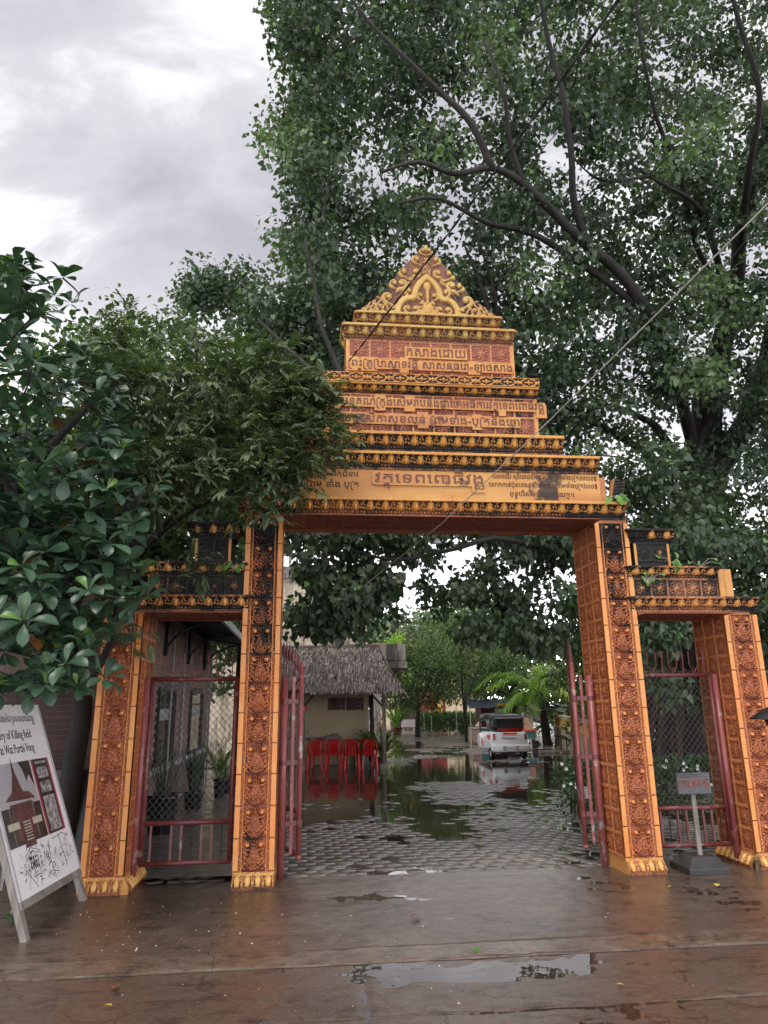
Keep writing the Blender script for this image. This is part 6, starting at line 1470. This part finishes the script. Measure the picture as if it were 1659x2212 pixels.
for k in range(210):
    cl_ = g6.choice(((.20, .44), (.32, .50), (.62, .40), (.84, .44), (.55, .50), (.40, .36))); x, z = g6.gauss(cl_[0], .09), g6.gauss(cl_[1], .055); a = g6.uniform(-1.2, 1.9); l_ = g6.uniform(.01, .05); w_ = g6.uniform(.0012, .0045)
    if not (.04 < x < BL - .06 and B0 + .03 < z < PB - .05): continue
    dx, dz = l_ * math.cos(a), l_ * math.sin(a); dr.append([(x, z), (x + dx + w_, z + dz), (x + dx, z + dz + w_ * 2), (x - w_, z + w_ * 2)])
def ln(pts, w_=.003):
    for (ax, az_), (bx_, bz_) in zip(pts[:-1], pts[1:]):
        l_ = math.hypot(bx_ - ax, bz_ - az_) + 1e-6; nx_, nz_ = -(bz_ - az_) / l_ * w_ / 2, (bx_ - ax) / l_ * w_ / 2
        dr.append([(ax + nx_, az_ + nz_), (ax - nx_, az_ - nz_), (bx_ - nx_, bz_ - nz_), (bx_ + nx_, bz_ + nz_)])
ln([(.22, .38), (.22, .52), (.32, .56), (.44, .53), (.44, .40)]); ln([(.20, .53), (.32, .585), (.46, .54)], .005); ln([(.22, .45), (.44, .46)]); ln([(.30, .30), (.16, .46)], .006); ln([(.16, .31), (.26, .45)], .004); ln([(.62, .30), (.60, .44), (.63, .58)], .008)
ln([(.86, .34), (.84, .50), (.83, .60)], .010); ln([(.70, .58), (.90, .60), (1.0, .56)], .005); ln([(.92, .40), (.92, .55), (1.0, .58)], .004); ln([(.98, .40), (.98, .52)], .004); ln([(.48, .33), (.58, .36), (.70, .33)], .005); ln([(.36, .30), (.40, .40), (.37, .46)], .006)
for k in range(9): ln([(.50 + k * .035, .44 + .01 * (k % 2)), (.505 + k * .035, .49)], .003)
for k in range(3): dr += [qd(.26 + i * .03, .43 + k * .035, .278 + i * .03, .452 + k * .035) for i in range(5)]
tag(flat('ink_drawing', dr, 'black', -.0130, fr), kind='stuff')
# small wooden sign on a post in a cement foot
ws = empty('wooden_sign', G(4.37, -.02), PSI, 'small grey wooden sign with faded red writing on a post in a cement foot', 'sign')
b = MB(); b.add([(-.21, -.16, 0), (.19, -.16, 0), (.19, .22, 0), (-.21, .22, 0), (-.21, -.16, .06), (.19, -.16, .06), (.19, .22, .06), (-.21, .22, .06), (-.13, -.08, .15), (.11, -.08, .15), (.11, .14, .15), (-.13, .14, .15)], [(3, 2, 1, 0), (0, 1, 5, 4), (1, 2, 6, 5), (2, 3, 7, 6), (3, 0, 4, 7), (4, 5, 9, 8), (5, 6, 10, 9), (6, 7, 11, 10), (7, 4, 8, 11), (8, 9, 10, 11)]); b.build('cement_foot', M['conc_dark'], ws, bevel=.008)
b = MB(); b.bar((-.005, 0, .13), (-.005, 0, .72), .040, .025); b.build('post', M['wood'], ws)
M['woodsign'] = plain('grey_black_weathered_board', (.115, .115, .125), .6, .6, 4, stretch=(1, 1, 5)); M['inkr'] = plain('faded_red_paint', (.36, .12, .10), .7, .4, 20)
b = MB(); b.box(-.172, .163, -.045, -.018, .69, .885); bd = b.build('board', M['woodsign'], ws, bevel=.004); write('ហាមចតរថ', -.15, .14, .745, .15, bd, -.049, M['inkr'], thick=.004)
# black shade of a street lamp just entering the picture at the right
c_ = at(1672, 1546, 4.4); lp = empty('lamp_post', (c_.x, c_.y, 0), 0, 'black metal lamp shade poking in at the right edge before the outermost pillar', 'lamp')
b = MB(); b.lathe([(.135, 0), (.135, .008), (.06, .055), (.02, .075), (.001, .08)], n=20, c=(0, 0, c_.z - .02)); b.lathe([(.02, -.05), (.05, -.035), (.055, -.001), (.001, 0)], n=14, c=(0, 0, c_.z - .02)); b.build('shade', M['dark'], lp, True)
b = MB(); b.tube([(.12, 0, 0), (.12, 0, c_.z - .2), (.10, 0, c_.z - .08), (.02, 0, c_.z + .04)], .012, 8); b.build('post', M['dark'], lp, True)
# cables
A = G(1.03, -.06, 5.148); B_ = at(1290, 0, 3.0); d_ = (B_ - A); E2 = A + d_ * 1.9
tc_ = empty('power_cable', A, 0, 'thick twisted black cable slanting from the gate crown up to the top edge', 'cable'); n = 260
def strand(ph_):
    pts = []
    sd1 = d_.cross(Vector((0, 0, 1))).normalized(); sd2 = d_.cross(sd1).normalized()
    for k in range(n + 1):
        f = k / n * 1.9; p = d_ * f + Vector((0, 0, -.18 * math.sin(math.pi * min(1, f / 1.9)))); a = k * .42 + ph_; pts.append(p + (sd1 * math.cos(a) + sd2 * math.sin(a)) * .0048)
    return pts
for ph_ in (0, math.pi): b = MB(); b.tube(strand(ph_), .0048, 5); b.build('strand', M['rubber'], tc_, True)
p1, p2_, p3_ = at(1659, 440, 3.0), Vector(G(1.98, -.12, 3.34)), at(640, 1345, 12.0); p0 = p1 + (p1 - at(1340, 770, 4.5)) * 1.2
rp = empty('rope', p2_, 0, 'pale rope slanting down across the gate and through the opening', 'rope')
b = MB(); b.tube([v - p2_ for v in (p0, p1, p1.lerp(p2_, .5) + Vector((0, 0, -.02)), p2_, p2_.lerp(p3_, .5) + Vector((0, 0, -.15)), p3_)], .0050, 6); b.build('line', M['bambo'], rp, True)
lm = empty('hanging_lamp', G(2.02, .42, 3.39), 0, 'small white bell-shaped lamp hanging under the gate beam', 'lamp')
b = MB(); b.tube([(0, 0, 0), (0, 0, -.10)], .004, 5); b.build('cord', M['rubber'], lm); b = MB(); b.lathe([(.045, -.145), (.043, -.13), (.020, -.10), (.012, -.09), (.001, -.088)], n=16); b.build('shade', M['white'], lm, True)
# seedlings rooted in the masonry
def sprout(loc, n, size, label, seed, tilt=0):
    g_ = np.random.default_rng(seed); root = empty('bodhi_seedling', loc, 0, label, 'seedling', 'seedlings growing out of the gate masonry'); ls = []; b = MB()
    for k in range(n):
        p = Vector((g_.normal(0, .06), g_.normal(-.03, .03), abs(g_.normal(.03, .05)))); b.tube([(0, 0, -.01), p * .6 + Vector((0, 0, .03)), p], .003, 4); ls.append(p)
    b.build('stems', M['bambo'], root); P = np.array([tuple(v) for v in ls]); t = g_.normal(0, .5, (n, 3)) + np.array([0, -.3, -.6]); nn = g_.normal(0, .3, (n, 3)) + np.array([0, -1, .5])
    leaf_parts(HEART, P, frames(t, nn), size * (.6 + .6 * g_.random(n)), g_.random(n), M['sprout'], root)
sprout(G(3.93, -.10, 3.61), 9, .085, 'bright green seedling on the right end of the main beam', 1)
sprout(G(4.46, -.06, 2.93), 7, .075, 'grey-green seedling on the upper ledge of the right wing', 2)
sprout(G(4.72, -.06, 2.93), 6, .040, 'tiny bright seedling near the yellow end block', 3)
sprout(G(4.14, -.03, 2.74), 12, .035, 'feathery little weed on the panel of the right wing', 4)
sprout(G(-.10, -.06, 2.86), 6, .075, 'pair of heart leaves hanging by the left pillar', 5)
sprout(G(.14, -.14, 3.52), 14, .085, 'heart-leafed sprig at the left end of the main beam', 6)
# fallen leaves, litter
fl = [(1548, 1912, 'yleaf', .07, 'yellow fallen leaf right of the cement foot'), (1452, 1918, 'yleaf', .035, 'small yellow leaf at the foot of the right pillar'), (245, 2143, 'bleaf', .085, 'brown fallen leaf on the lower left of the wet slab'), (514, 1933, 'bleaf', .05, 'orange-brown leaf left of the left pillar foot'),
      (1019, 2053, 'gleaf', .075, 'green fallen leaf by the middle puddle'), (1348, 2133, 'yleaf', .04, 'yellow leaf low on the right of the slab'), (1378, 2059, 'bleaf', .03, 'small dark brown leaf right of centre on the slab'), (885, 1985, 'bleaf', .09, 'curled brown leaf at the edge of the puddle'), (745, 2040, 'bleaf', .035, 'small brown leaf left of the puddles'), (225, 2178, 'yleaf', .04, 'yellow leaf by the broken slab edge'), (1475, 1925, 'bleaf', .03, 'brown scrap before the cement foot')]
for x, y, m_, s_, lab in fl:
    p = gnd(x, y, .014); r2 = empty('fallen_leaf', (p.x, p.y, .028), random.uniform(0, 6), lab, 'leaf', 'fallen leaves on the forecourt'); LV, LF = OBOV
    me = bpy.data.meshes.new('blade'); me.from_pydata([tuple(v) for v in LV * s_ * np.array([1.3, 1, 1])], [], [tuple(int(i) for i in f) for f in LF]); me.materials.append(M[m_]); link('blade', me, r2)
b = MB()
for k in range(90):
    x, y = (random.gauss(330, 170), random.uniform(1950, 2060)) if k < 60 else (random.uniform(100, 1500), random.uniform(1950, 2180))
    p = gnd(x, y, .014); a = random.uniform(0, 6); s_ = random.uniform(.003, .009); b.add([(p.x + s_ * math.cos(a + j * 2.1), p.y + s_ * math.sin(a + j * 2.1), .024 + random.uniform(0, .005)) for j in range(3)], [(0, 1, 2)])
b2 = MB()
for k in range(420):
    x, y = random.uniform(0, 1659), random.uniform(1900, 2200); p = gnd(x, y, .014)
    a = random.uniform(0, 6); s_ = random.uniform(.002, .011); z_ = .016 + random.uniform(0, .010); b2.add([(p.x + s_ * math.cos(a + j * 1.7) * random.uniform(.5, 1.2), p.y + s_ * math.sin(a + j * 1.7), z_ + random.uniform(0, .003)) for j in range(4)], [(0, 1, 2, 3)])
tag(b2.build('leaf_crumbs', M['bleaf']), 'brown crumbs of leaf and grit strewn over the wet slab', 'litter', kind='stuff')
tag(b.build('petal_litter', M['petal']), 'tiny white petals scattered on the wet slab', 'petals', kind='stuff')
b = MB()
for k in range(60):
    x, y = random.uniform(5.0, 6.6), random.uniform(18, 25); s_ = .03
    for j in range(4): a = j * 1.57; b.add([(x, y, .02), (x + s_ * math.cos(a), y + s_ * math.sin(a), .045), (x + s_ * 1.2 * math.cos(a + .6), y + s_ * 1.2 * math.sin(a + .6), .04)], [(0, 1, 2)])
tag(b.build('fallen_blossoms', M['petal']), 'white blossoms scattered on the wet ground right of the tuk-tuk', 'blossoms', kind='stuff')
wd_ = empty('weed', (gnd(25, 2000).x, gnd(25, 2000).y, 0), 0, 'small round-leafed weed left of the sign board foot', 'weed')
g7 = np.random.default_rng(2); P = g7.normal(0, .07, (16, 3)); P[:, 2] = abs(P[:, 2]) + .03; leaf_mass('leaves', OBOV, P, frames(g7.normal(0, 1, (16, 3)), g7.normal(0, .3, (16, 3)) + np.array([0, 0, 1.])), np.full(16, .06), g7.random(16), M['hedge'], wd_)

# ------------------------------------------------------------------ bring the plan to metres
bpy.context.view_layer.update()
for o in [o for o in bpy.data.objects if o.parent is None and o.type in ('MESH', 'EMPTY')]:
    o.location = o.location * K; o.scale = o.scale * K
